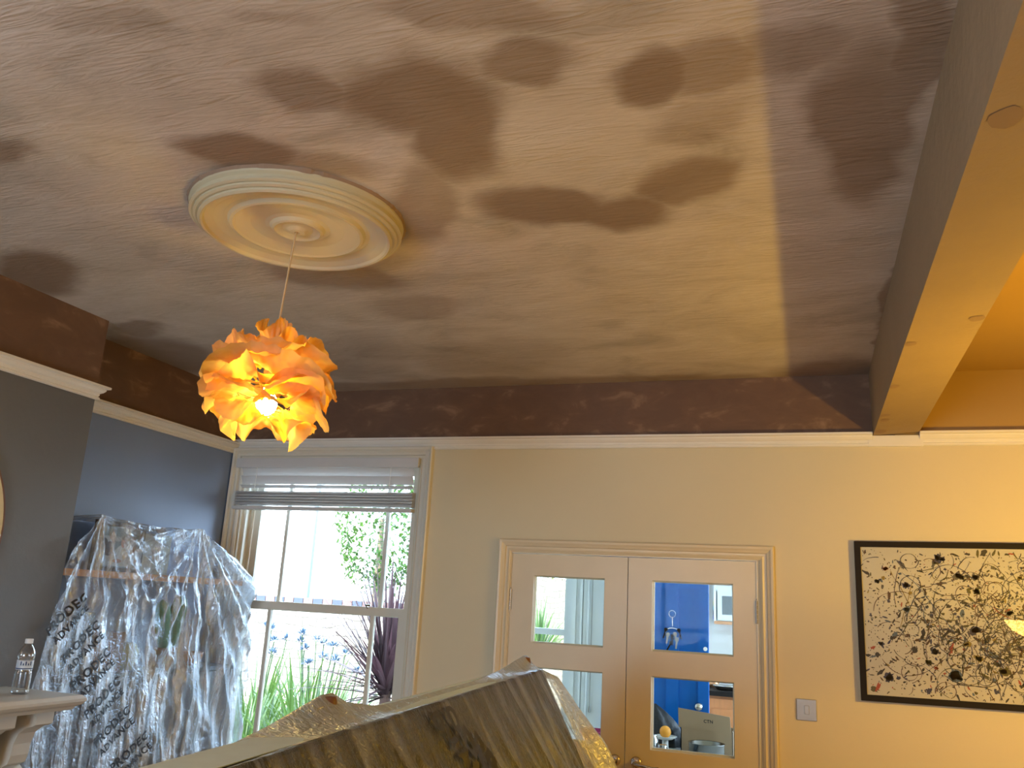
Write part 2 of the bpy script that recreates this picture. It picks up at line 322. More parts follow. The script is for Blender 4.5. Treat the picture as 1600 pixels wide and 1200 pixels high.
# rear window bars (behind the camera)
bm = B()
casing(bm, RW[0]+.05, RW[1]-.05, RW[2]+.05, RW[3]-.05, -2.66, [(0, 0), (.05, 0), (.05, .05), (0, .05)], closed=True)
for x in (-1.8, -1.2): box(bm, x-.02, x+.02, -2.71, -2.67, RW[2]+.05, RW[3]-.05)
box(bm, RW[0]+.05, RW[1]-.05, -2.71, -2.67, 1.48, 1.53)
struct(obj('window_2', bm, M['gloss_white']))
# beam
bm = B(); prism(bm, [(.316, CZ+.02), (.322, 2.588), (.524, 2.600), (.53, CZ+.02)], 'y', -2.6, BY)
beam = struct(obj('ceiling_beam', bm, M['beam']), 'boxed plaster ceiling beam running to the wall')
bm = B()
for (x, y, r) in ((.36, 1.55, .028), (.335, 3.45, .02), (.34, 3.95, .022), (.35, 4.05, .02), (.50, 2.7, .02), (.34, 2.9, .018), (.345, 4.3, .03)):
    bm2 = []
    for i in range(14):
        a = 2*PI*i/14; rr = r*(1+.35*noise.noise(Vector((x*9+math.cos(a), y*7+math.sin(a), 3))))
        xx = max(.325, x+rr*math.cos(a)); bm2.append(bm.verts.new((xx, y+1.3*rr*math.sin(a), 2.588+(xx-.322)*.0594-.0012)))
    bm.faces.new(bm2)
obj('damp_spot', bm, M['beam_spot'], beam)

# picture rails
RP = [(0, 0), (0, -.012), (.012, -.016), (.012, -.026), (.026, -.030), (.034, -.036), (.034, -.048), (.046, -.052), (.052, -.062), (.046, -.070), (.0, -.072)]
RP = [(.006, 0), (.014, .004), (.014, .012), (.008, .016), (.012, .022), (.012, .030), (.022, .036), (.030, .046), (.030, .052), (.044, .056), (.044, .066), (0, .066), (0, 0)][:-1]
def rail(name, p0, p1, outv, m0=(0, 0, 0), m1=(0, 0, 0), mt=None):
    bm = B(); path = [p0, p1]
    o0 = Vector(outv)+Vector(m0); o1 = Vector(outv)+Vector(m1)
    sweep(bm, path, RP, [(o0, (0, 0, 1)), (o1, (0, 0, 1))]); return struct(obj(name, bm, mt or M['rail']))
rail('trim_1', (-3.35, BY, 2.534), (.318, BY, 2.534), (0, -1, 0))
rail('trim_2', (.526, BY, 2.536), (3.3, BY, 2.536), (0, -1, 0))
rail('trim_3', (-3.35, 3.0, 2.515), (-3.35, BY, 2.515), (1, 0, 0))
rail('trim_4', (-3.10, 1.2, 2.515), (-3.10, 3.0, 2.515), (1, 0, 0), m1=(0, 1, 0))
rail('trim_5', (-3.35, 3.0, 2.515), (-3.10, 3.0, 2.515), (0, 1, 0), m1=(1, 0, 0))

bm = B(); box(bm, .30, .54, BY-.016, BY+.001, 2.534, 2.5865); struct(obj('trim_9', bm, M['rail']))
# ------------------------------------------------------------ window 1 (front)
bm = B()
cp = [(0, 0), (0, .012), (.012, .018), (.016, .010), (.030, .010), (.034, .022), (.046, .026), (.056, .020), (.062, .026), (.066, .036), (.078, .040), (.084, .034), (.084, 0)]
casing(bm, -3.262, -2.075, 0.66, 2.470, BY, [(o_*.95, d) for o_, d in cp])
box(bm, -3.345, -1.995, BY-.010, BY, .02, .66)
struct(obj('trim_6', bm, M['gloss_white']), 'moulded window architrave')
win = empty('window_1', (-2.68, BY+.1, .75)); win['kind'] = 'structure'; win['label'] = 'white painted sash window looking out on the sunny garden'
bm = B()   # box frame lining
x0, x1, z0, z1 = WIN
for (a, b) in ((x0, x0+.018), (x1-.018, x1)): box(bm, a, b, BY+.002, BY+.2, z0, z1)
for (a, b) in ((x0+.018, x0+.035), (x1-.035, x1-.018)):
    box(bm, a, b, BY+.03, BY+.055, z0, z1); box(bm, a, b, BY+.10, BY+.115, z0, z1)
box(bm, x0, x1, BY+.002, BY+.2, z1-.02, z1); obj('window_frame', bm, M['gloss_white'], win)
bm = B(); box(bm, x0-.04, x1+.04, BY-.06, BY+.2, z0-.03, z0, bev=.006); obj('window_sill', bm, M['gloss_white'], win)
def sash(y, za, zb, top):
    bm = B(); xa, xb = x0+.036, x1-.036; s = .045
    box(bm, xa, xa+s, y, y+.04, za, zb); box(bm, xb-s, xb, y, y+.04, za, zb)
    box(bm, xa+s, xb-s, y, y+.04, za, za+(.045 if top else .075)); box(bm, xa+s, xb-s, y, y+.04, zb-(.045 if not top else .05), zb)
    for mx in (-3.0, -2.322) if top else (-3.012, -2.333): box(bm, mx-.011, mx+.011, y+.008, y+.032, za+.04, zb-.04)
    o = obj('sash', bm, M['gloss_white'], win)
    bm = B(); box(bm, xa+s-.004, xb-s+.004, y+.018, y+.021, za+.04, zb-.04); obj('pane', bm, M['glass'], o)
    return o
sash(BY+.115, 1.595, 2.455, True); sash(BY+.058, .752, 1.645, False)
bm = B(); tube(bm, [(-2.36, BY+.05, 1.64), (-2.36, BY+.03, 1.655), (-2.33, BY+.03, 1.655)], .006); obj('catch', bm, M['chrome'], win)
rebase(win)
# venetian blind
bl = empty('venetian_blind', (-2.68, BY+.0, 2.17), 'white venetian blind pulled most of the way up in the window', 'blind')
bm = B(); box(bm, -3.292, -2.068, BY-.055, BY-.038, 2.424, 2.481, bev=.004); box(bm, -3.285, -2.075, BY-.045, BY-.005, 2.44, 2.476); obj('headrail', bm, M['blind'], bl)
def slat(z, tilt, y=BY-.022, w=.05, xa=-3.262, xb=-2.105):
    bm = B(); N = 6; rows = []
    for i in range(N+1):
        s = (i/N-.5)*w; cv = .003*(1-(2*i/N-1)**2)
        yy = y + s*math.cos(tilt) - cv*math.sin(tilt); zz = z + s*math.sin(tilt) + cv*math.cos(tilt)
        rows.append([bm.verts.new((xa, yy, zz)), bm.verts.new((xb, yy, zz)), bm.verts.new((xb, yy, zz+.0025)), bm.verts.new((xa, yy, zz+.0025))])
    for a, b in zip(rows, rows[1:]):
        for q in range(4): bm.faces.new((a[q], a[(q+1) % 4], b[(q+1) % 4], b[q]))
    bm.faces.new(rows[0]); bm.faces.new(rows[-1])
    return obj('slat', bm, M['blind'], bl)
slat(2.400, -1.05); slat(2.352, -1.15, w=.052); slat(2.312, -.5, w=.03)
for i in range(15): slat(2.200+i*.0056, .03*((i % 3)-1), xa=-3.285, xb=-2.092, y=BY-.026+.002*((i*7) % 3))
bm = B(); box(bm, -3.287, -2.09, BY-.052, BY+.0, 2.172, 2.192, bev=.004); obj('bottom_rail', bm, M['blind'], bl)
for x in (-3.14, -2.24):
    bm = B(); tube(bm, [(x, BY-.05, 2.43), (x+.002, BY-.052, 2.36), (x, BY-.053, 2.29)], .0018, 5); obj('cord', bm, M['rail'], bl)
rebase(bl)

# ------------------------------------------------------------ double doors
bm = B()
dp = [(0, 0), (0, .010), (.010, .016), (.018, .012), (.028, .012), (.032, .022), (.042, .026), (.050, .032), (.060, .034), (.066, .028), (.066, 0)]
casing(bm, -1.498, -.217, 0, 1.977, BY, dp); struct(obj('trim_7', bm, M['door_paint']), 'moulded architrave round the double doors')
bm = B(); box(bm, -1.50, -1.4955, BY, BY+.2, 0, 1.975); box(bm, -.2365, -.232, BY, BY+.2, 0, 1.975); box(bm, -1.5, -.232, BY, BY+.2, 1.971, 1.975)
struct(obj('trim_8', bm, M['gloss_white']), 'door lining')
def leaf(name, xa, xb, px0, px1, side, lab):
    d = empty(name, ((xa+xb)/2, BY+.02, 0)); d['kind'] = 'structure'; d['label'] = lab
    ya, yb = BY+.006, BY+.046
    panes = [(px0, px1, 1.060, 1.398), (px0, px1, 1.516, 1.858)]
    bm = B(); wall_holes(bm, xa, xb, .006, 1.968, panes + [(px0, px1, .25, .85)], lambda a, b, c, e: box(bm, a, b, ya, yb, c, e))
    box(bm, px0, px1, ya+.012, yb-.012, .25, .85)
    lf = obj('leaf', bm, M['door_paint'], d)
    for p in panes:
        bm = B(); box(bm, p[0], p[1], ya+.018, ya+.022, p[2], p[3]); obj('pane', bm, M['glass2'], d)
        bm = B(); casing(bm, p[0]+.008, p[1]-.008, p[2]+.008, p[3]-.008, yb-.002, [(0, 0), (.008, 0), (.008, .018), (0, .01)], closed=True); obj('glazing_bead', bm, M['door_paint'], d)
    hx = xb-.045 if side > 0 else xa+.055
    bm = B(); lathe(bm, [(.024, -.004), (.027, -.001), (.026, .005), (.012, .006), (.010, .014)][::-1] and [(.001, -.010), (.022, -.009), (.026, -.004), (.027, 0)], (hx, ya, .997), 28, 'y')
    s = -side
    tube(bm, [(hx, ya-.006, .997), (hx, ya-.045, .997), (hx+s*.012, ya-.052, .996), (hx+s*.05, ya-.052, .990), (hx+s*.09, ya-.050, .985), (hx+s*.115, ya-.044, .988)], [.009, .009, .009, .008, .007, .006], 10)
    obj('door_handle', bm, M['chrome'], d, True)
    ex = xa if side > 0 else xb
    for z in (1.73, .25):
        bm = B()
        for k in range(5): lathe(bm, [(.001, 0), (.006, 0), (.006, .020), (.001, .020)], (ex, ya-.006, z-.055+k*.022), 12)
        lathe(bm, [(.001, 0), (.0035, 0), (.001, .008)], (ex, ya-.006, z+.055), 10)
        box(bm, ex-.007 if side < 0 else ex, ex if side < 0 else ex+.007, ya-.0015, ya+.001, z-.05, z+.05)
        obj('hinge', bm, M['steel'], d)
    rebase(d); return d
leaf('door_1', -1.494, -.8705, -1.371, -.989, 1, 'left leaf of the cream glazed double doors')
leaf('door_2', -.8665, -.2375, -.744, -.348, -1, 'right leaf of the cream glazed double doors')

# wall switch
sw = empty('wall_switch', (-.023, BY, 1.305), 'square brushed grey wall switch between the double doors and the framed picture', 'light switch')
bm = B(); box(bm, -.068, .021, BY-.008, BY, 1.258, 1.352, bev=.003); obj('face_plate', bm, M['steel'], sw)
bm = B(); box(bm, -.034, -.012, BY-.013, BY-.006, 1.286, 1.324, bev=.002); obj('rocker', bm, M['steel'], sw)
rebase(sw)

# ------------------------------------------------------------ framed splatter picture
art = empty('framed_picture', (.75, BY, 1.72), 'large black framed picture of paint splatters on a pale ground', 'picture')
AX0, AX1 = .212, 1.50
def azl(x, top):   # the frame hangs very slightly tilted
    return (2.078 + (x-.21)*.014) if top else (1.368 + (x-.21)*.012)
def quadbox(bm, xa, xb, za, zb, y0, y1):
    vs_ = []
    for x, z in ((xa, za[0]), (xb, za[1]), (xb, zb[1]), (xa, zb[0])): vs_.append((x, z))
    prism(bm, vs_, 'y', y0, y1)
bm = B(); w = .026
zt0, zt1, zb0, zb1 = azl(AX0, 1), azl(AX1, 1), azl(AX0, 0), azl(AX1, 0)
quadbox(bm, AX0, AX1, (zt0-w, zt1-w), (zt0, zt1), BY-.032, BY-.002)
quadbox(bm, AX0, AX1, (zb0, zb1), (zb0+w, zb1+w), BY-.032, BY-.002)
quadbox(bm, AX0, AX0+w, (zb0+w, zb0+w), (zt0-w, zt0-w), BY-.032, BY-.002)
quadbox(bm, AX1-w, AX1, (zb1+w, zb1+w), (zt1-w, zt1-w), BY-.032, BY-.002)
obj('frame', bm, M['black'], art)
bm = B(); box(bm, AX0+.01, AX1-.01, BY-.012, BY-.004, 1.385, 2.07); obj('canvas', bm, mat('canvas_white', (.72, .67, .56), .5, nscale=14, namt=.06), art)
cols = {'ink': (.025, .02, .02), 'navy': (.03, .035, .10), 'olive': (.10, .085, .02), 'brown': (.10, .045, .02), 'grey': (.12, .11, .11), 'red': (.45, .07, .03), 'steel': (.10, .15, .22), 'mustard': (.32, .22, .03)}
names = list(cols); mats = [mat('paint_'+k, v, .45) for k, v in cols.items()]
bm = B(); R = random.Random(11)
def blobf(x, z, r, mi, st=1.0, ang=0.0, dep=0):
    n = 12 if r > .006 else 7; vv = []; y = BY-.0128-.0004*dep
    for i in range(n):
        a = 2*PI*i/n; rr = r*(1+.45*R.uniform(-1, 1)*(1 if r > .004 else .4))
        u, v = rr*st*math.cos(a), rr*math.sin(a)
        vv.append(bm.verts.new((x+u*math.cos(ang)-v*math.sin(ang), y, z+u*math.sin(ang)+v*math.cos(ang))))
    f = bm.faces.new(vv); f.material_index = mi
def inside(x, z): return AX0+.032 < x < AX1-.032 and 1.405 < z < 2.045
def pickm():
    return R.choices(range(8), (32, 13, 16, 20, 9, 2.2, 4, 3))[0]
for i in range(3900):
    if R.random() < .6: x, z = R.gauss(.80, .27), R.gauss(1.70, .15)
    else: x, z = R.uniform(AX0, AX1), R.uniform(1.4, 2.06)
    if inside(x, z): blobf(x, z, min(.011, .0011+R.expovariate(1/.0013)), pickm(), R.choice((1, 1.4, 2.2, 3.4)), R.uniform(0, PI), i % 3)
for i in range(34):
    x, z = R.uniform(AX0+.05, AX1-.05), R.uniform(1.43, 2.03)
    if inside(x, z): blobf(x, z, R.uniform(.005, .011), R.choices(range(8), (4, 7, 4, 2, 5, .6, 3, 1))[0], R.uniform(1, 1.5), R.uniform(0, PI), 3)
for i in range(190):
    x, z = (R.gauss(.75, .26), R.gauss(1.72, .17)); a = R.uniform(0, 2*PI); k = R.uniform(-2.2, 2.2); mi = R.choices(range(8), (8, 2.5, 5, 6, 2, .1, 1, .4))[0]
    pr = None; ln_ = R.randint(10, 42); k2 = R.uniform(-25, 25)
    for s in range(ln_):
        a += (k2*.012)*(1 if R.random() < .9 else -1)+R.uniform(-.08, .08); x2, z2 = x+.008*math.cos(a), z+.008*math.sin(a)
        if not (inside(x, z) and inside(x2, z2)): pr = None; break
        w_ = .0006+.0011*abs(math.sin(s*.21+i)); nx, nz_ = -math.sin(a)*w_, math.cos(a)*w_
        q = [bm.verts.new((x2+nx, BY-.0142, z2+nz_)), bm.verts.new((x2-nx, BY-.0142, z2-nz_))]
        if pr: bm.faces.new((pr[0], q[0], q[1], pr[1])).material_index = mi
        pr = q; x, z = x2, z2
for (x, z, r, k) in ((.33, 1.475, .019, 1), (.60, 1.50, .024, 6), (.43, 1.885, .014, 1), (.65, 1.935, .022, 4), (.72, 1.93, .016, 4), (.71, 1.87, .016, 2), (.42, 1.775, .013, 6), (.305, 1.90, .010, 0), (.70, 1.58, .015, 7), (.66, 1.64, .013, 7), (.70, 1.70, .02, 1), (.575, 2.01, .018, 1), (.53, 1.60, .013, 1), (.84, 1.78, .012, 4), (.345, 1.955, .010, 5), (.53, 1.53, .008, 5), (.31, 1.62, .010, 1), (.50, 1.55, .012, 2), (.80, 1.53, .018, 2)):
    for q in range(5): blobf(x+R.uniform(-.7, .7)*r, z+R.uniform(-.4, .4)*r, r*R.uniform(.4, .75), k, 1.3, R.uniform(0, PI), 5)
KEEP.add(id(bm))
obj('paint_splatter', bm, mats, art)
bm = B(); box(bm, AX0+w-.004, AX1-w+.004, BY-.022, BY-.0195, 1.388, 2.062); obj('glazing', bm, glass_pane_mat('picture_glass', (.98, .98, .98), 1.5), art)
rebase(art)

# ------------------------------------------------------------ ceiling rose
bm = B(); lathe(bm, [(.338, .004), (.345, -.006), (.343, -.016), (.334, -.022), (.334, -.030), (.340, -.034), (.340, -.040), (.332, -.044), (.326, -.044), (.326, -.050), (.318, -.054), (.311, -.054), (.311, -.061), (.303, -.066), (.296, -.064), (.290, -.056), (.265, -.046), (.235, -.041), (.222, -.043), (.214, -.053), (.205, -.055), (.196, -.051), (.150, -.040), (.105, -.036), (.090, -.040), (.082, -.050), (.074, -.053), (.066, -.048), (.050, -.043), (.036, -.048), (.024, -.055), (.010, -.057), (.004, -.050)], (-1.552, 2.20, CZ), 220)
rose = tag(obj('ceiling_rose', bm, M['rose'], None, False), 'round moulded cream ceiling rose above the hanging lamp', 'ceiling rose')
# ragged filler round the rim
bm = B(); pts = []
ring_in, ring_out, ring_dn = [], [], []
for i in range(180):
    a = 2*PI*i/180; n_ = noise.noise(Vector((math.cos(a)*6, math.sin(a)*6, 1.3)))*.5+noise.noise(Vector((math.cos(a)*19, math.sin(a)*19, 5)))*.5
    r = .349+.010*max(0, n_+.1)
    ring_in.append(bm.verts.new((-1.552+.338*math.cos(a), 2.2+.338*math.sin(a), CZ-.004)))
    ring_dn.append(bm.verts.new((-1.552+.345*math.cos(a), 2.2+.345*math.sin(a), CZ-.010-.006*max(0, n_))))
    ring_out.append(bm.verts.new((-1.552+r*math.cos(a), 2.2+r*math.sin(a), CZ-.0005)))
for i in range(180):
    j = (i+1) % 180; bm.faces.new((ring_in[i], ring_in[j], ring_dn[j], ring_dn[i])); bm.faces.new((ring_dn[i], ring_dn[j], ring_out[j], ring_out[i]))
obj('plaster_filler', bm, M['beam_spot'], rose)

# ------------------------------------------------------------ pendant light
pen = empty('pendant_light', (-1.585, 2.2, CZ-.045), 'lit pendant lamp with a crumpled yellow paper ruffle shade', 'lamp')
bm = B(); tube(bm, [(-1.556, 2.2, CZ-.05), (-1.564, 2.2, 2.75), (-1.574, 2.2, 2.6), (-1.585, 2.2, 2.42)], .0032, 8); obj('cable', bm, mat('flex', (.50, .36, .20), .6), pen)
bm = B(); lathe(bm, [(.005, .10), (.018, .085), (.021, .05), (.021, .0), (.001, -.002)], (-1.585, 2.2, 2.335), 20); obj('lamp_holder', bm, mat('holder_white', (.8, .75, .65), .4), pen)
bm = B(); lathe(bm, [(.001, .045), (.014, .04), (.016, .02), (.03, .0), (.033, -.02), (.027, -.04), (.012, -.052), (.001, -.055)], (-1.585, 2.2, 2.285), 20)
obj('bulb', bm, mat('lit_bulb', (1, .9, .7), .4, emit=(1, .66, .14), estr=170), pen, True)
def paper_mat():
    m = bpy.data.materials.new('shade_paper'); m.use_nodes = True; t = m.node_tree; n = t.nodes; l = t.links; n.clear()
    o = n.new('ShaderNodeOutputMaterial'); d = n.new('ShaderNodeBsdfDiffuse'); tl = n.new('ShaderNodeBsdfTranslucent'); mx = n.new('ShaderNodeMixShader'); mx.inputs[0].default_value = .66
    tc = n.new('ShaderNodeTexCoord'); nz = n.new('ShaderNodeTexNoise'); nz.inputs['Scale'].default_value = 26; nz.inputs['Detail'].default_value = 6; l.new(tc.outputs['Object'], nz.inputs['Vector'])
    c1 = n.new('ShaderNodeMixRGB'); c1.inputs[1].default_value = (.74, .56, .24, 1); c1.inputs[2].default_value = (.92, .75, .38, 1); l.new(nz.outputs[0], c1.inputs[0])
    l.new(c1.outputs[0], d.inputs[0]); c2 = n.new('ShaderNodeMixRGB'); c2.blend_type = 'MULTIPLY'; c2.inputs[0].default_value = 1; c2.inputs[2].default_value = (1, .70, .17, 1); l.new(c1.outputs[0], c2.inputs[1]); l.new(c2.outputs[0], tl.inputs[0])
    bp = n.new('ShaderNodeBump'); bp.inputs['Strength'].default_value = .5; bp.inputs['Distance'].default_value = .01; l.new(nz.outputs[0], bp.inputs['Height']); l.new(bp.outputs[0], d.inputs['Normal'])
    l.new(d.outputs[0], mx.inputs[1]); l.new(tl.outputs[0], mx.inputs[2]); l.new(mx.outputs[0], o.inputs[0]); return m
paper = paper_mat()
def ruffle(zc, r_in, width, pitch, waves, amp, seed, dz=0.0):
    """closed paper band: inner edge near the wire cage, outer edge flaring in waves"""
    bm = B(); N = 150; K = 9; rows = []
    RR = random.Random(seed); ph = [RR.uniform(0, 2*PI) for _ in range(6)]
    for i in range(N):
        a = 2*PI*i/N
        wv = math.sin(waves*a+ph[0]+.9*math.sin(2*a+ph[2]))*.6 + .4*math.sin((waves*1.7//1)*a+ph[1]) 
        wv2 = math.sin((waves+2)*a+ph[3])*.6+.35*math.sin((2*waves+1)*a+ph[4]); row = []
        for k in range(K):
            t = k/(K-1); g = t**1.3
            p = pitch + .50*wv*g
            rr = r_in*(1+.10*wv2) + width*(t*math.cos(p) + .18*g*wv2*math.cos(p)) + .008*noise.noise(Vector((a*7, t*3, seed)))
            zz = zc + dz*math.sin(a+ph[5]) + .018*math.sin(3*a+ph[2])*(1-t) + width*t*math.sin(p) + amp*g*wv + .010*noise.noise(Vector((a*9, t*5, seed+9)))
            aa = a + .10*g*wv2
            row.append(bm.verts.new((-1.585+rr*math.cos(aa), 2.2+rr*math.sin(aa), zz)))
        rows.append(row)
    for i in range(N):
        a, b = rows[i], rows[(i+1) % N]
        for k in range(K-1): bm.faces.new((a[k], b[k], b[k+1], a[k+1]))
    KEEP.add(id(bm))
    obj('paper_ruffle', bm, paper, pen, True)
ruffle(2.440, .035, .085, 1.25, 2, .026, 3)
ruffle(2.416, .065, .080, .80, 4, .022, 5, .010)
ruffle(2.398, .085, .090, .42, 3, .022, 8, .014)
ruffle(2.376, .098, .092, .18, 4, .020, 12, .014)
ruffle(2.350, .100, .118, .04, 2, .026, 17, .016)
ruffle(2.330, .104, .086, .20, 4, .020, 21, .014)
ruffle(2.308, .100, .098, -.06, 3, .022, 33, .014)
ruffle(2.284, .094, .100, -.16, 4, .022, 41, .014)
ruffle(2.262, .080, .096, -.35, 2, .026, 47, .014)
ruffle(2.240, .066, .085, -.85, 4, .026, 55, .012)
bm = B()
for z, r in ((2.43, .045), (2.38, .085), (2.30, .095), (2.235, .06)):
    tube(bm, [(-1.585+r*math.cos(a), 2.2+r*math.sin(a), z) for a in [2*PI*i/32 for i in range(33)]], .0015, 5)
for q in range(4):
    a = q*PI/2+.4; tube(bm, [(-1.585+r*math.cos(a), 2.2+r*math.sin(a), z) for z, r in ((2.415, .02), (2.43, .045), (2.38, .085), (2.30, .095), (2.235, .06))], .0015, 5)
obj('wire_cage', bm, M['chrome'], pen)
rebase(pen)

# ------------------------------------------------------------ floor lamp (right, seen as a reflection in the picture glass)
fl = empty('floor_lamp', (LAMP[0], LAMP[1], 0), 'lit brass floor lamp with a glass bowl, reflected in the picture glass', 'lamp')
bm = B(); lathe(bm, [(.001, 0), (.14, 0), (.14, .012), (.03, .03), (.012, .05), (.012, 1.64), (.03, 1.66), (.001, 1.665)], (LAMP[0], LAMP[1], 0), 32); obj('stand', bm, mat('brass', (.45, .28, .08), .3, 1), fl, True)
bm = B(); lathe(bm, [(.02, 1.655), (.11, 1.675), (.18, 1.715), (.218, 1.770), (.220, 1.771), (.181, 1.713), (.111, 1.672), (.02, 1.652)], (LAMP[0], LAMP[1], 0), 40)
def bowl_mat():
    m = bpy.data.materials.new('frosted_glass_bowl'); m.use_nodes = True; t = m.node_tree; n = t.nodes; l = t.links; n.clear()
    o = n.new('ShaderNodeOutputMaterial'); a = n.new('ShaderNodeBsdfTransparent'); a.inputs[0].default_value = (1, .98, .94, 1); b = n.new('ShaderNodeEmission'); b.inputs[0].default_value = (1, .55, .12, 1); b.inputs[1].default_value = 110
    mx = n.new('ShaderNodeMixShader'); mx.inputs[0].default_value = .05; l.new(a.outputs[0], mx.inputs[1]); l.new(b.outputs[0], mx.inputs[2]); l.new(mx.outputs[0], o.inputs[0]); return m
obj('glass_bowl', bm, bowl_mat(), fl, True)
bm = B(); lathe(bm, [(.217, 1.770), (.222, 1.770), (.222, 1.782), (.217, 1.782), (.217, 1.770)], (LAMP[0], LAMP[1], 0), 40); obj('bowl_rim', bm, M['steel'], fl)
rebase(fl)
rp = empty('warm_fill_lamp', (FILL_LAMP[0], FILL_LAMP[1], CZ), 'round warm fill lamp added unseen behind the camera', 'lamp')  # body for the added fill lamp, out of view
bm = B(); tube(bm, [(0, 0, 0), (0, 0, -.44)], .004, 6); lathe(bm, [(.001, 0), (.05, 0), (.045, -.02), (.001, -.025)], (0, 0, 0), 20); obj('cable', bm, M['rail'], rp)
bm = B(); lathe(bm, [(.16*math.sin(PI*(.12+.88*i/16)), -.62+.16*math.cos(PI*(.12+.88*i/16))) for i in range(17)], (0, 0, 0), 28); obj('glass_shade', bm, bowl_mat(), rp, True)

# ------------------------------------------------------------ chimney breast: mantelpiece, bottle, mirror
mt = empty('mantelpiece', (-2.98, 2.0, 0), 'cream mantelpiece with moulded shelf and scrolled brackets at the left edge', 'mantelpiece')
mp_paint = mat('mantel_paint', (.62, .57, .48), .4, nscale=8, namt=.06)
prof = [(-.012, 0), (0, .008), (.004, .018), (-.004, .026), (-.020, .032), (-.028, .044), (-.05, .05)]
bm = B()   # shelf: plan rectangle x -3.10..-2.70, y 1.15..2.84 ; moulded edge
rings = []
for o_, dz in [(-.05, 1.212), (-.030, 1.214), (-.024, 1.226), (-.008, 1.234), (.002, 1.246), (.002, 1.256), (-.004, 1.262), (-.010, 1.268), (-.02, 1.270)]:
    x_, ya_, yb_ = -2.70+o_, 1.16-o_, 2.835+o_
    rings.append([bm.verts.new(p) for p in ((-3.10, ya_, dz), (x_, ya_, dz), (x_, yb_, dz), (-3.10, yb_, dz))])
for a, b in zip(rings, rings[1:]):
    for i in range(4): bm.faces.new((a[i], a[(i+1) % 4], b[(i+1) % 4], b[i]))
bm.faces.new(rings[0]); bm.faces.new(rings[-1]); obj('shelf', bm, mp_paint, mt)
def corbel(y0, y1):
    P = [(-3.06, 1.212), (-2.76, 1.212), (-2.76, 1.168), (-2.775, 1.160), (-2.80, 1.155), (-2.835, 1.130), (-2.850, 1.09), (-2.852, 1.05), (-2.862, 1.02), (-2.885, 1.008), (-2.868, .996), (-2.868, .972), (-2.90, .965), (-2.935, .94), (-2.955, .89), (-2.965, .80), (-2.99, .77), (-3.06, .76)]
    bm = B(); prism(bm, P, 'y', y0, y1)
    return obj('bracket', bm, mp_paint, mt)
corbel(2.50, 2.58); corbel(2.67, 2.75); corbel(1.26, 1.34); corbel(1.43, 1.51)
bm = B(); box(bm, -3.10, -3.06, 1.2, 2.8, .95, 1.212); box(bm, -3.10, -3.0, 2.46, 2.79, 0, .76); box(bm, -3.10, -3.0, 1.22, 1.55, 0, .76); box(bm, -3.10, -3.06, 2.46, 2.79, .76, 1.0); box(bm, -3.10, -3.06, 1.22, 1.55, .76, 1.0)
obj('surround', bm, mp_paint, mt); rebase(mt)

bo = empty('water_bottle', (-2.868, 2.672, 1.27), 'clear plastic water bottle standing on the end of the mantelpiece', 'bottle')
def clear_mat():
    m = bpy.data.materials.new('clear_plastic'); m.use_nodes = True; t = m.node_tree; n = t.nodes; l = t.links; n.clear()
    o = n.new('ShaderNodeOutputMaterial'); a = n.new('ShaderNodeBsdfTransparent'); a.inputs[0].default_value = (.86, .89, .91, 1); b = n.new('ShaderNodeBsdfGlossy'); b.inputs['Roughness'].default_value = .08
    lw = n.new('ShaderNodeLayerWeight'); lw.inputs[0].default_value = .45; mr = n.new('ShaderNodeMapRange'); mr.inputs[3].default_value = .10; mr.inputs[4].default_value = .75; l.new(lw.outputs['Facing'], mr.inputs[0])
    mx = n.new('ShaderNodeMixShader'); l.new(mr.outputs[0], mx.inputs[0]); l.new(a.outputs[0], mx.inputs[1]); l.new(b.outputs[0], mx.inputs[2]); l.new(mx.outputs[0], o.inputs[0]); return m
clear = clear_mat()
P = [(.001, 0), (.026, 0), (.031, .006)]
for i in range(9): P += [(.0315, .012+i*.008), (.0290, .016+i*.008)]
P += [(.0285, .088), (.0285, .128), (.031, .134), (.0315, .142), (.029, .156), (.022, .170), (.014, .180), (.0125, .186)]
bm = B(); lathe(bm, P, (0, 0, 0), 32); obj('bottle_body', bm, clear, bo, True)
bm = B(); lathe(bm, [(.0293, .090), (.0293, .124)], (0, 0, 0), 32); 
for f in [f for f in bm.faces if len(f.verts) > 4]: bm.faces.remove(f)
lbl = obj('bottle_label', bm, mat('label_pale', (.55, .60, .66), .4), bo, True)
bm = B(); lathe(bm, [(.0296, .092), (.0296, .096)], (0, 0, 0), 32)
for f in [f for f in bm.faces if len(f.verts) > 4]: bm.faces.remove(f)
for k in range(5):
    a = math.radians(-75+k*17); 
    for dz in (0, .007): 
        q = [bm.verts.new((.0297*math.cos(a+da), .0297*math.sin(a+da), .106+dz*((k+1) % 2)+z)) for da, z in ((0, 0), (.18, 0), (.14, .008), (.03, .008))]; bm.faces.new(q)
obj('label_print', bm, mat('label_navy', (.03, .06, .16), .5), lbl)
bm = B(); lathe(bm, [(.001, .204), (.0135, .203), (.0145, .200), (.0145, .186), (.001, .185)], (0, 0, 0), 24); obj('cap', bm, mat('white_cap', (.7, .72, .74), .4), bo)

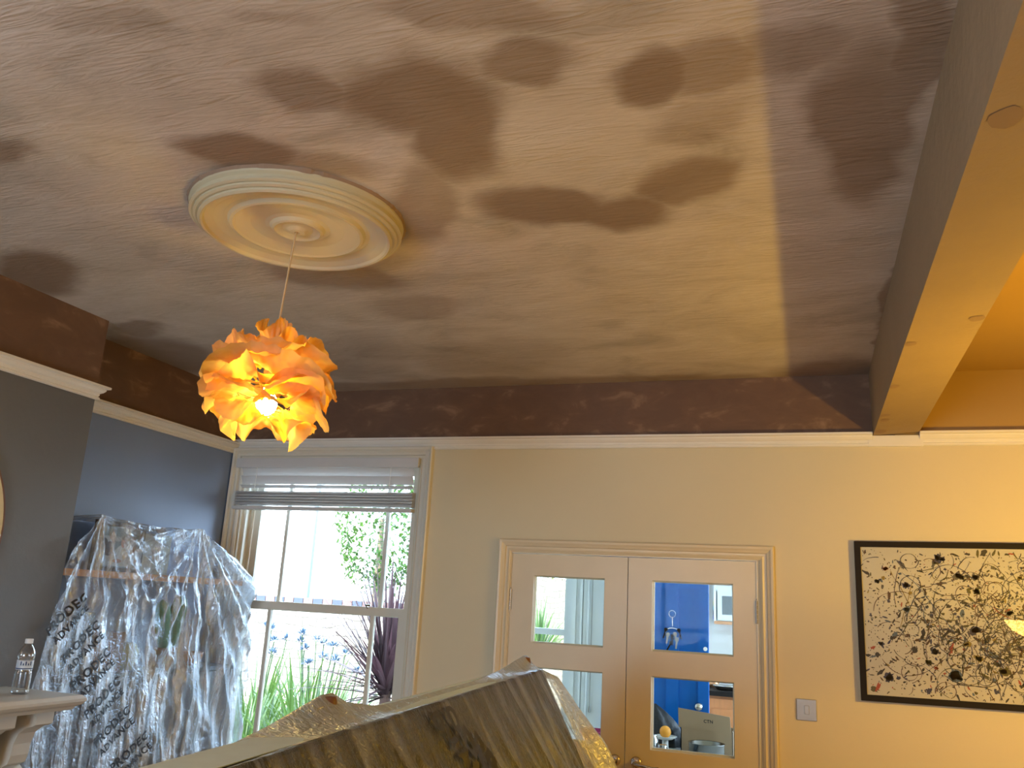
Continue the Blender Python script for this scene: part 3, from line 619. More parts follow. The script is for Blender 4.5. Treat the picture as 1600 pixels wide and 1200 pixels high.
mi_ = empty('round_mirror', (-3.10, 2.16, 1.866), 'round frameless wall mirror on the grey chimney breast at the left edge', 'mirror')
mirror = bpy.data.materials.new('mirror_silver'); mirror.use_nodes = True; mb = mirror.node_tree.nodes['Principled BSDF']; mb.inputs['Metallic'].default_value = 1; mb.inputs['Roughness'].default_value = .02; mb.inputs['Base Color'].default_value = (.9, .9, .88, 1)
bm = B(); lathe(bm, [(.001, .016), (.4785, .016), (.4785, .002)], (0, 0, 0), 96, 'x'); obj('mirror_glass', bm, mirror, mi_)
bm = B(); lathe(bm, [(.478, .0), (.484, .0), (.484, .018), (.479, .018), (.478, .0)], (0, 0, 0), 96, 'x'); obj('rim', bm, M['darkwood'], mi_)

# ------------------------------------------------------------ shelving in the alcove, under polythene
su = empty('shelf_unit', (-3.23, 3.67, 0), 'dark alcove shelving unit with an orange pine top shelf, under plastic sheeting', 'shelf')
bm = B(); box(bm, -3.35, -3.122, 3.005, 4.33, 1.722, 1.752); obj('pine_shelf', bm, M['oak'], su)
bm = B(); box(bm, -3.35, -3.13, 3.005, 3.03, 0, 1.72); obj('side_panel', bm, M['black'], su)
bm = B(); box(bm, -3.35, -3.13, 4.315, 4.335, 0, 1.28); obj('side_panel', bm, M['slate_panel'], su)
bm = B(); box(bm, -3.35, -3.12, 3.032, 4.35, 1.262, 1.285); obj('shelf_board', bm, M['slate_panel'], su)
for a, b in ((3.034, 3.455), (3.462, 3.90), (3.907, 4.312)):
    bm = B(); box(bm, -3.145, -3.125, a, b, .86, 1.258, bev=.003); obj('cupboard_door', bm, M['slate_panel'], su)
bm = B(); box(bm, -3.34, -3.15, 3.032, 4.312, .02, .855); obj('cupboard_base', bm, M['slate_panel'], su)
rebase(su)
# framed photograph on the pine shelf (a man in a white shirt among people)
pf = empty('framed_photograph', (-3.20, 3.42, 1.752), 'dark framed photograph of people standing on the top shelf under the plastic', 'picture frame')
M['dark_frame'] = mat('dark_walnut_frame', (.05, .035, .03), .4)
bm = B(); y0, y1, z0, z1 = 3.245, 3.565, 1.752, 1.99
def px(y0_, y1_, z0_, z1_, x0_, x1_): box(bm, x0_, x1_, y0_, y1_, z0_, z1_)
px(y0, y1, z1-.022, z1, -3.215, -3.19); px(y0, y1, z0, z0+.022, -3.215, -3.19); px(y0, y0+.022, z0+.022, z1-.022, -3.215, -3.19); px(y1-.022, y1, z0+.022, z1-.022, -3.215, -3.19)
obj('frame', bm, M['dark_frame'], pf)
bm = B(); box(bm, -3.212, -3.206, y0+.02, y1-.02, z0+.02, z1-.02); obj('print', bm, mat('photo_background', (.16, .22, .25), .4, nscale=30, namt=.5), pf)
bm = B()
def flat(cx, cz, pts, mi, x=-3.2045):
    f = bm.faces.new([bm.verts.new((x, cx+a, cz+b)) for a, b in pts]); f.material_index = mi
def ell(cx, cz, ry, rz, mi, x=-3.2045): flat(cx, cz, [(ry*math.cos(2*PI*i/16), rz*math.sin(2*PI*i/16)) for i in range(16)], mi, x)
ell(3.31, 1.88, .028, .03, 3, -3.2052); ell(3.35, 1.86, .03, .035, 3, -3.2051); ell(3.50, 1.87, .03, .045, 4, -3.2052); flat(3.40, 1.78, [(-.13, 0), (.14, 0), (.14, .05), (-.13, .045)], 2, -3.2053)
ell(3.44, 1.835, .055, .048, 1); flat(3.44, 1.78, [(-.06, 0), (.06, 0), (.062, .06), (-.062, .06)], 1, -3.2046); ell(3.44, 1.895, .019, .026, 0, -3.204); ell(3.44, 1.916, .018, .010, 3, -3.2038)
ell(3.41, 1.805, .030, .010, 0, -3.2036); ell(3.36, 1.91, .09, .012, 2, -3.2054)
KEEP.add(id(bm))
obj('photo_figure', bm, [mat('photo_skin', (.42, .22, .17), .5), mat('photo_shirt', (.50, .52, .52), .5), mat('photo_pale', (.32, .36, .38), .5), mat('photo_dark', (.05, .06, .09), .5), mat('photo_brown', (.2, .11, .1), .5)], pf)
rebase(pf)
# cactus pot and small things on the board
def plant_pot(loc, label):
    c = empty('potted_cactus', loc, label, 'plant')
    bm = B(); lathe(bm, [(.001, 0), (.042, 0), (.056, .085), (.060, .085), (.060, .10), (.052, .10), (.050, .088), (.001, .088)], (0, 0, 0), 28); obj('pot', bm, mat('terracotta', (.30, .12, .08), .7), c, True)
    bm = B()
    for (dy, h, w_) in ((-.085, .26, .052), (.055, .29, .056)):
        rows = []
        for k in range(13):
            t = k/12; r = w_*math.sqrt(max(0, 1-(2*t-1)**2))**.6*(.8+.2*t)
            ring = []
            for i in range(18):
                a = 2*PI*i/18; rr = r*(1+.13*(i % 2)); ring.append(bm.verts.new((rr*.55*math.cos(a), dy*(.4+.6*t)+rr*math.sin(a), .085+h*t)))
            rows.append(ring)
        for a, b in zip(rows, rows[1:]):
            for i in range(18): bm.faces.new((a[i], a[(i+1) % 18], b[(i+1) % 18], b[i]))
    obj('cactus', bm, mat('cactus_green', (.04, .16, .05), .6, nscale=30, namt=.3), c, True); return c
plant_pot((-3.21, 3.87, 1.285), 'twin lobed green cactus in a terracotta pot behind the plastic, on the lower board')
bm = B(); lathe(bm, [(.001, 0), (.03, 0), (.05, .05), (.052, .09), (.035, .125), (.03, .13), (.001, .13)], (-3.22, 3.60, 1.285), 28)
tag(obj('yellow_vase', bm, mat('yellow_glaze', (.42, .38, .10), .4), None, True), 'small yellow vase on the lower board under the plastic', 'vase')
bm = B(); lathe(bm, [(.001, 0), (.03, 0), (.045, .03), (.055, .07), (.052, .072), (.04, .03), (.001, .01)], (-3.22, 4.10, 1.285), 28)
tag(obj('orange_bowl', bm, mat('orange_glaze', (.45, .17, .07), .4), None, True), 'small orange bowl beside the cactus under the plastic', 'bowl')
bm = B(); box(bm, -3.33, -3.17, 3.06, 3.30, 1.287, 1.56, bev=.004); tag(obj('storage_box', bm, M['slate_panel']), 'dark storage box at the left of the lower board under the plastic', 'box')
bm = B(); box(bm, -3.33, -3.16, 3.33, 3.50, 1.287, 1.47, bev=.004); tag(obj('brown_box', bm, mat('brown_card', (.17, .10, .07), .7)), 'brown box beside the dark storage box under the plastic', 'box')
bm = B(); box(bm, -3.33, -3.24, 3.62, 3.82, 1.754, 1.96, bev=.004); tag(obj('pale_canvas', bm, mat('pale_canvas_board', (.38, .40, .36), .7)), 'pale board standing beside the framed photograph under the plastic', 'board')

# text as geometry on a surface
def text_mesh(s, size, bold=.012):
    cu = bpy.data.curves.new('t', 'FONT'); cu.body = s; cu.size = size; cu.align_x = 'CENTER'; cu.offset = bold*size; cu.resolution_u = 2; cu.space_character = 1.12
    o = bpy.data.objects.new('t', cu); C.objects.link(o); dg = bpy.context.evaluated_depsgraph_get(); me = bpy.data.meshes.new_from_object(o.evaluated_get(dg))
    bm = bmesh.new(); bm.from_mesh(me); bpy.data.objects.remove(o); bpy.data.meshes.remove(me)
    bmesh.ops.triangulate(bm, faces=bm.faces)
    bmesh.ops.subdivide_edges(bm, edges=[e for e in bm.edges if e.calc_length() > size*.18], cuts=1)
    return bm
def fan(y, z, apex):
    dy, dz = y-apex[0], apex[1]-z
    return math.atan2(dy, max(.02, dz)), math.hypot(dy, dz)
def ridge(t):    # sharp periodic fold
    f = t-math.floor(t); return 1-abs(2*f-1)
A1, A2 = (3.16, 2.02), (3.85, 2.04)
def sheet_x(y, z):
    """x of the polythene hanging in front of the shelving"""
    a1, d1 = fan(y, z, A1); a2, d2 = fan(y, z, A2)
    w1 = 1/(d1*d1+.02); w2 = 1/(d2*d2+.02)
    f1 = (ridge(a1*3.4+.2)**2.2*.055 + ridge(a1*7.3+.35)**2*.018)*min(1, d1*1.9)
    f2 = (ridge(a2*3.1+.55)**2.2*.065 + ridge(a2*8.1+.1)**2*.028)*min(1, d2*1.9)
    f = (f1*w1+f2*w2)/(w1+w2)
    cr = .010*noise.noise(Vector((y*14, z*9, 2))) + .006*abs(noise.noise(Vector((y*31, z*22, 7)))) + .020*noise.noise(Vector((y*4, z*2.2, 5)))
    tw_ = min(1, max(0, (3.75-y)/.3))*min(1, max(0, (1.64-z)/.1)); f *= 1-.72*tw_; cr *= 1-.6*tw_
    base = -3.085 + .05*min(1, max(0, 1.75-z)) + max(0, 1.72-z)*.03
    if y < 3.02: base = max(base, -3.075+.02*(3.02-y)*10*.3)
    return base + f*.9 + cr
def edges(z):
    Lk = [(2.02, 3.15), (1.99, 3.145), (1.89, 3.05), (1.842, 2.985), (1.717, 2.972), (1.45, 2.93), (1.24, 2.89), (.94, 2.86), (.0, 2.80)]
    Rk = [(2.02, 3.86), (2.011, 3.86), (1.938, 3.99), (1.866, 4.20), (1.783, 4.31), (1.565, 4.335), (1.24, 4.335), (.77, 4.335), (0, 4.335)]
    def ip(T):
        for (za, va), (zb, vb) in zip(T, T[1:]):
            if zb <= z <= za: return va+(vb-va)*(za-z)/(za-zb)
        return T[-1][1] if z < T[-1][0] else T[0][1]
    return ip(Lk), ip(Rk)
bm = B(); NS, NT = 260, 210; rows = []
for j in range(NT+1):
    t = j/NT; zz = 2.003 - 1.98*t**1.25
    lo, hi = edges(zz); row = []
    for i in range(NS+1):
        s = i/NS; y = lo+(hi-lo)*s
        ztop = zz - (.018*math.sin(PI*s)*(1-t)**8 + (.012*noise.noise(Vector((y*9, 1, 1))) if t < .03 else 0))
        row.append(bm.verts.new((sheet_x(y, ztop), y, ztop)))
    rows.append(row)
# fold back over the top to the wall
top = [bm.verts.new((-3.335, v.co.y, min(v.co.z+.0, 1.995)-.01+.006*math.sin(v.co.y*23))) for v in rows[0]]
mid = [bm.verts.new((-3.20, v.co.y, min(2.0, v.co.z+.002)+.004*math.sin(v.co.y*31))) for v in rows[0]]
# the sheet also returns along its right-hand end towards the wall
for a, b in [(top, mid), (mid, rows[0])] + list(zip(rows, rows[1:])):
    for i in range(NS): bm.faces.new((a[i], a[i+1], b[i+1], b[i]))
side = [bm.verts.new((-3.33, r[-1].co.y+.015, r[-1].co.z)) for r in rows]
sm = [bm.verts.new((-3.21+.02*math.sin(r[-1].co.z*25), r[-1].co.y+.022, r[-1].co.z)) for r in rows]
for j in range(NT):
    bm.faces.new((rows[j][-1], sm[j], sm[j+1], rows[j+1][-1])); bm.faces.new((sm[j], side[j], side[j+1], sm[j+1]))
KEEP.add(id(bm))
film1 = film_mat('polythene_sheet', .10, .85, milk=(.84, .88, .93, 1), stretch=(1, 3.2, .55), streak=7, crump=48, rough=.15, tint=(.92, .95, .98), bstr=.8)
ps = tag(obj('plastic_sheet', bm, film1, None, True), 'clear crumpled plastic dust sheet hanging over the alcove shelving', 'dust sheet')
def printed(y, z, ang, size, words):
    bm = B()
    for k, wd in enumerate(words):
        tb = text_mesh(wd, size*(1 if k == 0 else .78), .03)
        for v in tb.verts:
            u, w_ = v.co.x, v.co.y - k*size*.95
            yy = y+u*math.cos(ang)-w_*math.sin(ang); zz = z+u*math.sin(ang)+w_*math.cos(ang)
            v.co = Vector((sheet_x(yy, zz)+.004, yy, zz))
        me = bpy.data.meshes.new('x'); tb.to_mesh(me); tb.free(); bm.from_mesh(me); bpy.data.meshes.remove(me)
    KEEP.add(id(bm)); obj('printed_text', bm, M['print'], ps)
M['print'] = mat('black_print', (.012, .014, .02), .5)
for (y, z, a) in ((3.025, 1.545, .75), (3.131, 1.428, .72), (3.21, 1.311, .70), (3.292, 1.183, .66), (3.369, 1.052, .62), (3.488, .933, .60)):
    printed(y, z, a, .056, ('PRODEC', 'ADVANCE'))

# ------------------------------------------------------------ upended sofa under polythene (foreground)
so = empty('upended_sofa', (-.8, 2.1, 0), 'dark upholstered sofa stood on its back under plastic, feet poking up', 'sofa')
def ex(y): return -.725-(y-1.05)*.1014       # top front edge
bm = B()
def ring(y, xs=0):
    e = ex(y)
    return [(e, 1.468), (e-.008, 1.474), (e-.088, 1.474), (e-.098, 1.464), (e-.75, 0.0), (e+.66, 0.0), (e+.50, .55), (e+.17, 1.161), (e+.02, 1.44)]
rs = []
for y in [.72, .74] + [1.05+.25*i for i in range(8)] + [3.05, 3.18, 3.20]:
    k = .012 if y in (.72, 3.20) else 0
    rs.append([bm.verts.new((x+(k if x < ex(y)-.05 else -k), y, z-k*(z > 1))) for x, z in ring(y)])
for a, b in zip(rs, rs[1:]):
    for i in range(9): bm.faces.new((a[i], a[(i+1) % 9], b[(i+1) % 9], b[i]))
bm.faces.new(rs[0]); bm.faces.new(rs[-1]); obj('sofa_body', bm, M['darkfab'], so)
bm = B()
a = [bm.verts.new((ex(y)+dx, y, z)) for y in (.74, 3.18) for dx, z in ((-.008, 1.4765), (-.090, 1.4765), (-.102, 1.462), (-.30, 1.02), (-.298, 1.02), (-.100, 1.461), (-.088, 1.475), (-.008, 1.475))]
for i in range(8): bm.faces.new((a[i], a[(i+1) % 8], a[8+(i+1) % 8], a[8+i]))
bm.faces.new(a[:8]); bm.faces.new(a[8:]); obj('pale_daylight_strip', bm, mat('milky_daylight_blue', (.52, .66, .70), .8, nscale=30, namt=.08), so)  # pale strip added under the sheet, window light put into its colour
for (x, y, top_) in ((-.832, 1.45, 1.522), (-.975, 3.08, 1.520)):
    bm = B(); lathe(bm, [(.026, 1.474), (.016, top_-.004), (.014, top_), (.001, top_)], (x, y, 0), 20); obj('foot', bm, M['darkwood'], so, True)
rebase(so)
def lerp_tab(T, y):
    if y <= T[0][0]: return T[0][1]
    for (a, va), (b, vb) in zip(T, T[1:]):
        if y <= b: return va+(vb-va)*(y-a)/(b-a)
    return T[-1][1]
RZ = [(.7, 1.375), (1.1, 1.452), (1.28, 1.487), (1.43, 1.5255), (1.47, 1.526), (1.53, 1.505), (1.66, 1.487), (1.9, 1.482), (2.4, 1.482), (2.7, 1.494), (3.05, 1.526), (3.11, 1.525), (3.17, 1.49), (3.24, 1.44)]
RX = [(.7, -.80), (1.1, -.85), (1.45, -.834), (1.7, -.845), (2.2, -.90), (3.07, -.977), (3.24, -.99)]
SZ = 1.18
def cover(y, t):
    """t 0..1 : 0 back hem, .3 ridge, .42 front edge, 1 front hem"""
    e = ex(y); rx, rz = lerp_tab(RX, y), lerp_tab(RZ, y)
    endk = max(0, (y-3.12)/.12)
    fe = (e+.006+.035*endk, 1.479-.03*endk)
    if t < .3:
        k = t/.3; bx, bz = e-.80, .05
        p = (bx+(rx-.03-bx)*k, bz+(rz-bz)*k) if k < 1 else (rx, rz)
        if k > .97: p = (rx+(p[0]-rx)*(1-k)/.03, p[1])
        return Vector((p[0], y, p[1]))
    if t < .42:
        k = (t-.3)/.12; sag = -.006*math.sin(PI*k)
        return Vector((rx+(fe[0]-rx)*k, y, rz+(fe[1]-rz)*k+sag))
    k = (t-.42)/.58; drop = k**1.1*1.2; z = fe[1]-drop
    lean = .59*min(drop, .36)+.5*max(0, drop-.36)*.9
    fk = min(1, drop*5)
    # folds running down from the two feet, leaning with the drape
    q = y - .32*drop
    fo = .012*ridge(q*6.1+.2)**3 + .007*ridge(q*13.7+.3*math.sin(y*5))**2 + .004*ridge(q*31+2*noise.noise(Vector((y*3, drop*2, 1)))) + .006*noise.noise(Vector((q*9, drop*1.5, 3)))
    a = math.atan2(y-1.47-.1*drop, drop+.08); fo += .022*ridge(a*2.8+.35)**5*math.exp(-((y-1.6)/.5)**2)
    return Vector((fe[0]+lean+.007+max(0, fo)*fk+.04*endk*fk, y+.05*drop*endk, z))
bm = B(); NY, NV = 300, 150; rows = []
for j in range(NV+1):
    t = j/NV; rows.append([bm.verts.new(cover(.66+(3.25-.66)*i/NY, t)) for i in range(NY+1)])
for a, b in zip(rows, rows[1:]):
    for i in range(NY): bm.faces.new((a[i], a[i+1], b[i+1], b[i]))
KEEP.add(id(bm))
film2 = film_mat('polythene_sheet_warm', .06, .40, .47, .74, stretch=(1, 3.0, .5), edge=.34, streak=6, crump=60, rough=.28, tint=(.90, .90, .88), bstr=.8)
bm.faces.ensure_lookup_table()
for f in bm.faces:
    if f.calc_center_median().x < ex(f.calc_center_median().y)+.004 or f.calc_center_median().y > 3.13: f.material_index = 1
film3 = film_mat('polythene_sheet_gathered', .50, .85, .40, .64, stretch=(1, 3.0, .5), milk=(.74, .82, .84, 1), streak=6, crump=50, rough=.25, bstr=.8)
pc = tag(obj('plastic_sheet', bm, [film2, film3], None, True), 'milky plastic dust sheet tented over the feet of the upended sofa', 'dust sheet')
for (y0_, t0_, a_) in ((1.90, .47, -1.0), (2.06, .56, -1.0), (1.78, .60, -1.0), (2.2, .68, -1.0)):
    bm = B()
    for k, wd in enumerate(('PRODEC', 'ADVANCE')):
        tb = text_mesh(wd, .088 if k == 0 else .070, .05)
        for v in tb.verts:
            u, w_ = v.co.x, v.co.y-k*.075
            yy = y0_+u*math.cos(a_)-w_*math.sin(a_); dd = -(u*math.sin(a_)+w_*math.cos(a_))
            tt = min(.98, max(.43, t0_+dd*.5)); p = cover(yy, tt); v.co = p+Vector((.008, -.002, .005))
        me = bpy.data.meshes.new('x'); tb.to_mesh(me); tb.free(); bm.from_mesh(me); bpy.data.meshes.remove(me)
    KEEP.add(id(bm)); obj('printed_text', bm, M['print'], pc)

# ------------------------------------------------------------ kitchen beyond the double doors
KW = mat('kitchen_white', (.72, .72, .70), .5, nscale=3, namt=.04)
KP = mat('kitchen_pale_blue_trim', (.66, .72, .74), .4, namt=.03)
bm = B(); box(bm, -1.95, 1.5, 4.62, 7.9, -.1, 0); struct(obj('floor', bm, mat('kitchen_tiles', (.35, .28, .22), .4)))
bm = B(); box(bm, -1.95, 1.5, 4.6, 5.95, 2.60, 2.70); box(bm, -.62, 1.5, 5.95, 7.7, 2.60, 2.70); struct(obj('ceiling', bm, KW))
bm = B(); KWIN = (-1.86, -1.545, .93, 2.30)
wall_holes(bm, -1.95, -1.31, 0, 2.6, [KWIN], lambda a, b, c, d: box(bm, a, b, 5.90, 6.0, c, d)); box(bm, -1.31, -.62, 5.90, 6.0, 2.08, 2.6)
struct(obj('wall_kitchen_back', bm, KP))
bm = B(); box(bm, -1.97, -1.90, 4.6, 5.90, 0, 2.6); struct(obj('wall_kitchen_left', bm, KW))
bm = B(); box(bm, -.9, 1.5, 7.5, 7.6, 0, 2.6); box(bm, -.68, -.62, 6.0, 7.5, 0, 2.6) if False else None; struct(obj('wall_kitchen_far', bm, KW))
bm = B(); box(bm, -.95, -.88, 6.0, 7.5, 0, 2.6); box(bm, -1.0, -.62, 6.0, 7.6, 2.6, 2.7); struct(obj('wall_kitchen_side', bm, KW))
bm = B()
def xb_(a, b, c, d): box(bm, 1.30, 1.42, a, b, c, d)
wall_holes(bm, 4.6, 7.6, 0, 2.6, [(4.75, 7.3, .95, 2.5)], xb_); struct(obj('wall_kitchen_right', bm, KW))  # unseen side opening, added to let daylight into the kitchen
bm = B()
for y in (5.6, 6.45): box(bm, 1.33, 1.38, y-.025, y+.025, .95, 2.5)
struct(obj('added_window', bm, KP))
w3 = empty('window_3', (-1.70, 5.92, .93)); w3['kind'] = 'structure'; w3['label'] = 'kitchen window seen through the left glazed door'
bm = B(); box(bm, -1.86, -1.83, 5.915, 5.955, .93, 2.3); box(bm, -1.605, -1.545, 5.915, 5.955, .93, 2.3); box(bm, -1.83, -1.605, 5.915, 5.955, 1.515, 1.556); box(bm, -1.83, -1.605, 5.915, 5.955, .93, .98); box(bm, -1.83, -1.605, 5.915, 5.955, 2.25, 2.3); obj('sash', bm, KP, w3)
bm = B(); box(bm, -1.83, -1.605, 5.93, 5.934, .98, 2.25); obj('pane', bm, M['glass'], w3)
bm = B()
for a, b, d in ((-1.545, -1.515, .03), (-1.515, -1.490, .018), (-1.485, -1.470, .034), (-1.465, -1.440, .02), (-1.436, -1.425, .03)): box(bm, a, b, 5.90-d, 5.90, .93, 2.3)
obj('window_moulding', bm, KP, w3); bm = B(); box(bm, -1.9, -1.33, 5.84, 5.90, .88, .925); obj('window_sill', bm, KP, w3)
rebase(w3)
bm = B(); tube(bm, [(-1.402, 5.88, 2.3), (-1.402, 5.88, 1.06)], .003, 6); lathe(bm, [(.001, 1.09), (.006, 1.07), (.009, 1.04), (.001, 1.035)], (-1.402, 5.88, 0), 10)
tag(obj('blind_cord', bm, mat('grey_cord', (.25, .26, .25), .6)), 'grey blind pull cord hanging beside the kitchen window', 'cord')
# blue door
BL = mat('glossy_blue_paint', (.003, .105, .42), .35, spec=.25, nscale=4, namt=.12, bump=.12, bscale=14)
bd = empty('door_3', (-.96, 5.90, 0)); bd['kind'] = 'structure'; bd['label'] = 'glossy bright blue panelled door in the kitchen'
bm = B()
box(bm, -1.305, -.622, 5.885, 5.905, .01, 2.07)
for a, b in ((-1.305, -1.19), (-.895, -.815), (-.69, -.622)): box(bm, a, b, 5.872, 5.887, .01, 2.07)
for (a, b) in ((-1.19, -.895), (-.815, -.69)):
    for c, d in ((.01, .2), (.78, .90), (1.36, 1.42), (1.862, 2.07)): box(bm, a, b, 5.873, 5.887, c, d)
obj('door_leaf', bm, BL, bd)
bm = B(); lathe(bm, [(.001, -.052), (.018, -.05), (.026, -.038), (.022, -.024), (.009, -.018), (.009, -.004), (.022, -.002), (.022, 0)], (-.683, 5.872, 1.137), 24, 'y'); obj('door_knob', bm, M['chrome'], bd, True)
bm = B(); lathe(bm, [(.001, -.004), (.013, -.003), (.013, 0)], (-.642, 5.872, 1.491), 20, 'y'); obj('lock_cover', bm, mat('white_enamel', (.8, .8, .8), .3), bd)
rebase(bd)
kb = empty('key_bunch', (-.855, 5.86, 1.70), 'bunch of keys hanging on the blue door', 'keys')
bm = B(); tube(bm, [(-.855+.022*math.cos(a), 5.862, 1.70+.022*math.sin(a)) for a in [2*PI*i/16 for i in range(17)]], .002, 5); tube(bm, [(-.855, 5.862, 1.678), (-.853, 5.862, 1.62)], .0018, 5); tube(bm, [(-.853+.05*math.cos(a), 5.862, 1.575+.035*math.sin(a)) for a in [2*PI*i/20 for i in range(21)]], .003, 5); obj('key_ring', bm, M['chrome'], kb)
for i, (dx, dz, an) in enumerate(((-.045, 1.56, .3), (-.03, 1.53, .15), (0, 1.52, 0), (.02, 1.535, -.2), (.045, 1.56, -.3), (.03, 1.50, .1), (-.01, 1.48, .5))):
    bm = B(); box(bm, -.005, .005, -.002, .002, -.05, 0); lathe(bm, [(.001, -.003), (.013, -.002), (.013, .002), (.001, .003)], (0, 0, .008), 14, 'y')
    bmesh.ops.rotate(bm, verts=bm.verts, cent=(0, 0, 0), matrix=Matrix.Rotation(an, 3, 'Y')); bmesh.ops.translate(bm, verts=bm.verts, vec=(-.853+dx, 5.858-.002*i, dz+.03)); obj('key', bm, M['steel'] if i % 2 else M['black'], kb)
rebase(kb)
# far units
wc = empty('wall_cabinet', (-.4, 7.35, 1.65), 'white glazed kitchen wall cabinet seen beyond the blue door', 'cabinet')
bm = B(); box(bm, -.718, .10, 7.20, 7.5, 1.665, 2.25); box(bm, -.718, -.69, 7.18, 7.2, 1.665, 1.90); obj('carcass', bm, KW, wc)
bm = B(); casing(bm, -.655, -.44, 1.715, 1.86, 7.20, [(0, 0), (.045, 0), (.045, .02), (0, .02)], closed=True); casing(bm, -.655, -.44, 1.985, 2.2, 7.20, [(0, 0), (.045, 0), (.045, .02), (0, .02)], closed=True); obj('cabinet_door', bm, KP, wc)
bm = B(); box(bm, -.66, -.44, 7.19, 7.197, 1.71, 1.87); box(bm, -.66, -.44, 7.19, 7.197, 1.98, 2.2); obj('glass_panel', bm, mat('grey_glass', (.16, .17, .16), .15), wc)
bm = B(); box(bm, -.715, .10, 7.17, 7.5, 1.64, 1.665); obj('wood_trim', bm, M['oak'], wc); rebase(wc)
bm = B()
for i, c in enumerate(range(4)): box(bm, -.755, -.725, 7.49, 7.5, 1.82-.037*(i+1), 1.82-.037*i, i)
tag(obj('small_picture', bm, [mat('pic_yellow', (.75, .6, .08), .5), mat('pic_sky', (.25, .6, .75), .5), mat('pic_black', (.01, .01, .02), .5), mat('pic_blue', (.04, .05, .5), .5)]), 'narrow yellow, sky blue, black and blue picture on the kitchen wall', 'picture')
bc = empty('base_cabinet', (-.2, 7.2, 0), 'orange wooden kitchen base cabinet with dark worktop', 'cabinet')
OR = mat('orange_wood', (.50, .20, .07), .4, nscale=9, namt=.2, stretch=(6, 6, 1))
bm = B(); box(bm, -.78, .6, 6.98, 7.49, .02, 1.12); obj('carcass', bm, OR, bc)
for a, b in ((-.76, -.48), (-.47, -.1), (-.09, .28)):
    bm = B(); box(bm, a, b, 6.96, 6.98, .12, 1.10); box(bm, a+.05, b-.05, 6.952, 6.96, .2, 1.03); obj('cabinet_door', bm, OR, bc)
bm = B(); box(bm, -.79, .6, 6.93, 7.49, 1.12, 1.155); obj('worktop', bm, M['black'], bc); rebase(bc)
bm = B(); lathe(bm, [(.001, 0), (.07, 0), (.10, .03), (.10, .035), (.001, .02)], (-.62, 7.1, 1.155), 24); tag(obj('steel_tray', bm, M['chrome'], None, True), 'shiny steel dish on the dark worktop beyond the blue door', 'dish')
bm = B(); lathe(bm, [(.001, 0), (.04, 0), (.045, .03), (.03, .06), (.012, .075), (.014, .09), (.001, .095)], (-.735, 7.3, 1.155), 20)
bmesh.ops.translate(bm, verts=bm.verts, vec=(0, 0, 0)); tag(obj('copper_kettle', bm, mat('copper', (.6, .3, .15), .3, .8), None, True), 'small copper pot on the far kitchen worktop', 'pot')
# table close behind the doors and what stands on it
tb = empty('kitchen_table', (-.7, 5.2, 0), 'pale kitchen table just behind the glazed doors', 'table')
bm = B(); box(bm, -1.45, .15, 4.80, 5.55, .905, .935, bev=.004); obj('tabletop', bm, mat('table_white', (.55, .56, .55), .4), tb)
for x in (-1.4, .1):
    for y in (4.86, 5.49): bm = B(); box(bm, x-.03, x+.03, y-.03, y+.03, 0, .905); obj('leg', bm, KW, tb)
rebase(tb)
bx_ = empty('cardboard_box', (-.57, 5.36, .935), 'open brown cardboard box with raised flap on the kitchen table', 'box')
CB = mat('brown_card_box', (.33, .24, .16), .8, nscale=20, namt=.06)
bm = B(); X0, X1, Y0, Y1, Z0, Z1 = -.715, -.425, 5.26, 5.46, .935, 1.075
for q in ((X0, X1, Y0, Y0+.005), (X0, X1, Y1-.005, Y1), (X0, X0+.005, Y0, Y1), (X1-.005, X1, Y0, Y1)): box(bm, *q, Z0, Z1)
box(bm, X0, X1, Y0, Y1, Z0, Z0+.004); obj('box_body', bm, CB, bx_)
bm = B(); prism(bm, [(X0-.012, Z1), (X1-.01, Z1-.006), (X1-.015, Z1+.078), (X0-.015, Z1+.104)], 'y', Y0-.002, Y0+.003)
fl_ = obj('flap', bm, CB, bx_)
tb2 = text_mesh('CTN', .024, .03)
for v in tb2.verts: v.co = Vector((-.56+v.co.x, Y0-.004, Z1+.036+v.co.y))
KEEP.add(id(tb2)); obj('printed_text', tb2, bpy.data.materials['black_print'], fl_); rebase(bx_)
bm = B(); lathe(bm, [(.001, .0), (.094, .0), (.096, .004), (.096, .085), (.101, .088), (.098, .089), (.092, .086), (.090, .008), (.001, .006)], (-.555, 5.12, .935), 40)
tag(obj('steel_pan', bm, mat('polished_steel', (.22, .21, .19), .22, 1), None, True), 'round steel pan standing in front of the cardboard box', 'pan')
def jar(loc, r, h, lab):
    j = empty('glass_jar', loc, lab, 'jar')
    bm = B(); lathe(bm, [(.001, 0), (r*.9, 0), (r, .01), (r, h*.75), (r*.8, h*.9), (r*.84, h), (r*.78, h)], (0, 0, 0), 28); obj('jar_glass', bm, clear, j, True)
    bm = B(); lathe(bm, [(.001, .004), (r*.85, .004), (r*.88, h*.35), (.001, h*.37)], (0, 0, 0), 20); obj('jar_contents', bm, mat('jar_food', (.5, .25, .10), .6, nscale=60, namt=.6), j, True); return j
jar((-.855, 5.06, .935), .046, .115, 'clear glass jar with food in it at the left of the kitchen table')
jar((-.775, 4.98, .935), .030, .075, 'small clear glass jar beside the larger jar on the kitchen table')
pl = empty('fruit_plate', (-.80, 5.24, .935), 'white plate holding an orange behind the glass jars', 'plate')
bm = B(); lathe(bm, [(.001, .07), (.04, .07), (.066, .086), (.066, .088), (.03, .076), (.001, .075)], (0, 0, 0), 28); lathe(bm, [(.001, 0), (.04, 0), (.018, .01), (.018, .07), (.001, .07)], (0, 0, 0), 20); obj('plate_body', bm, KW, pl, True)
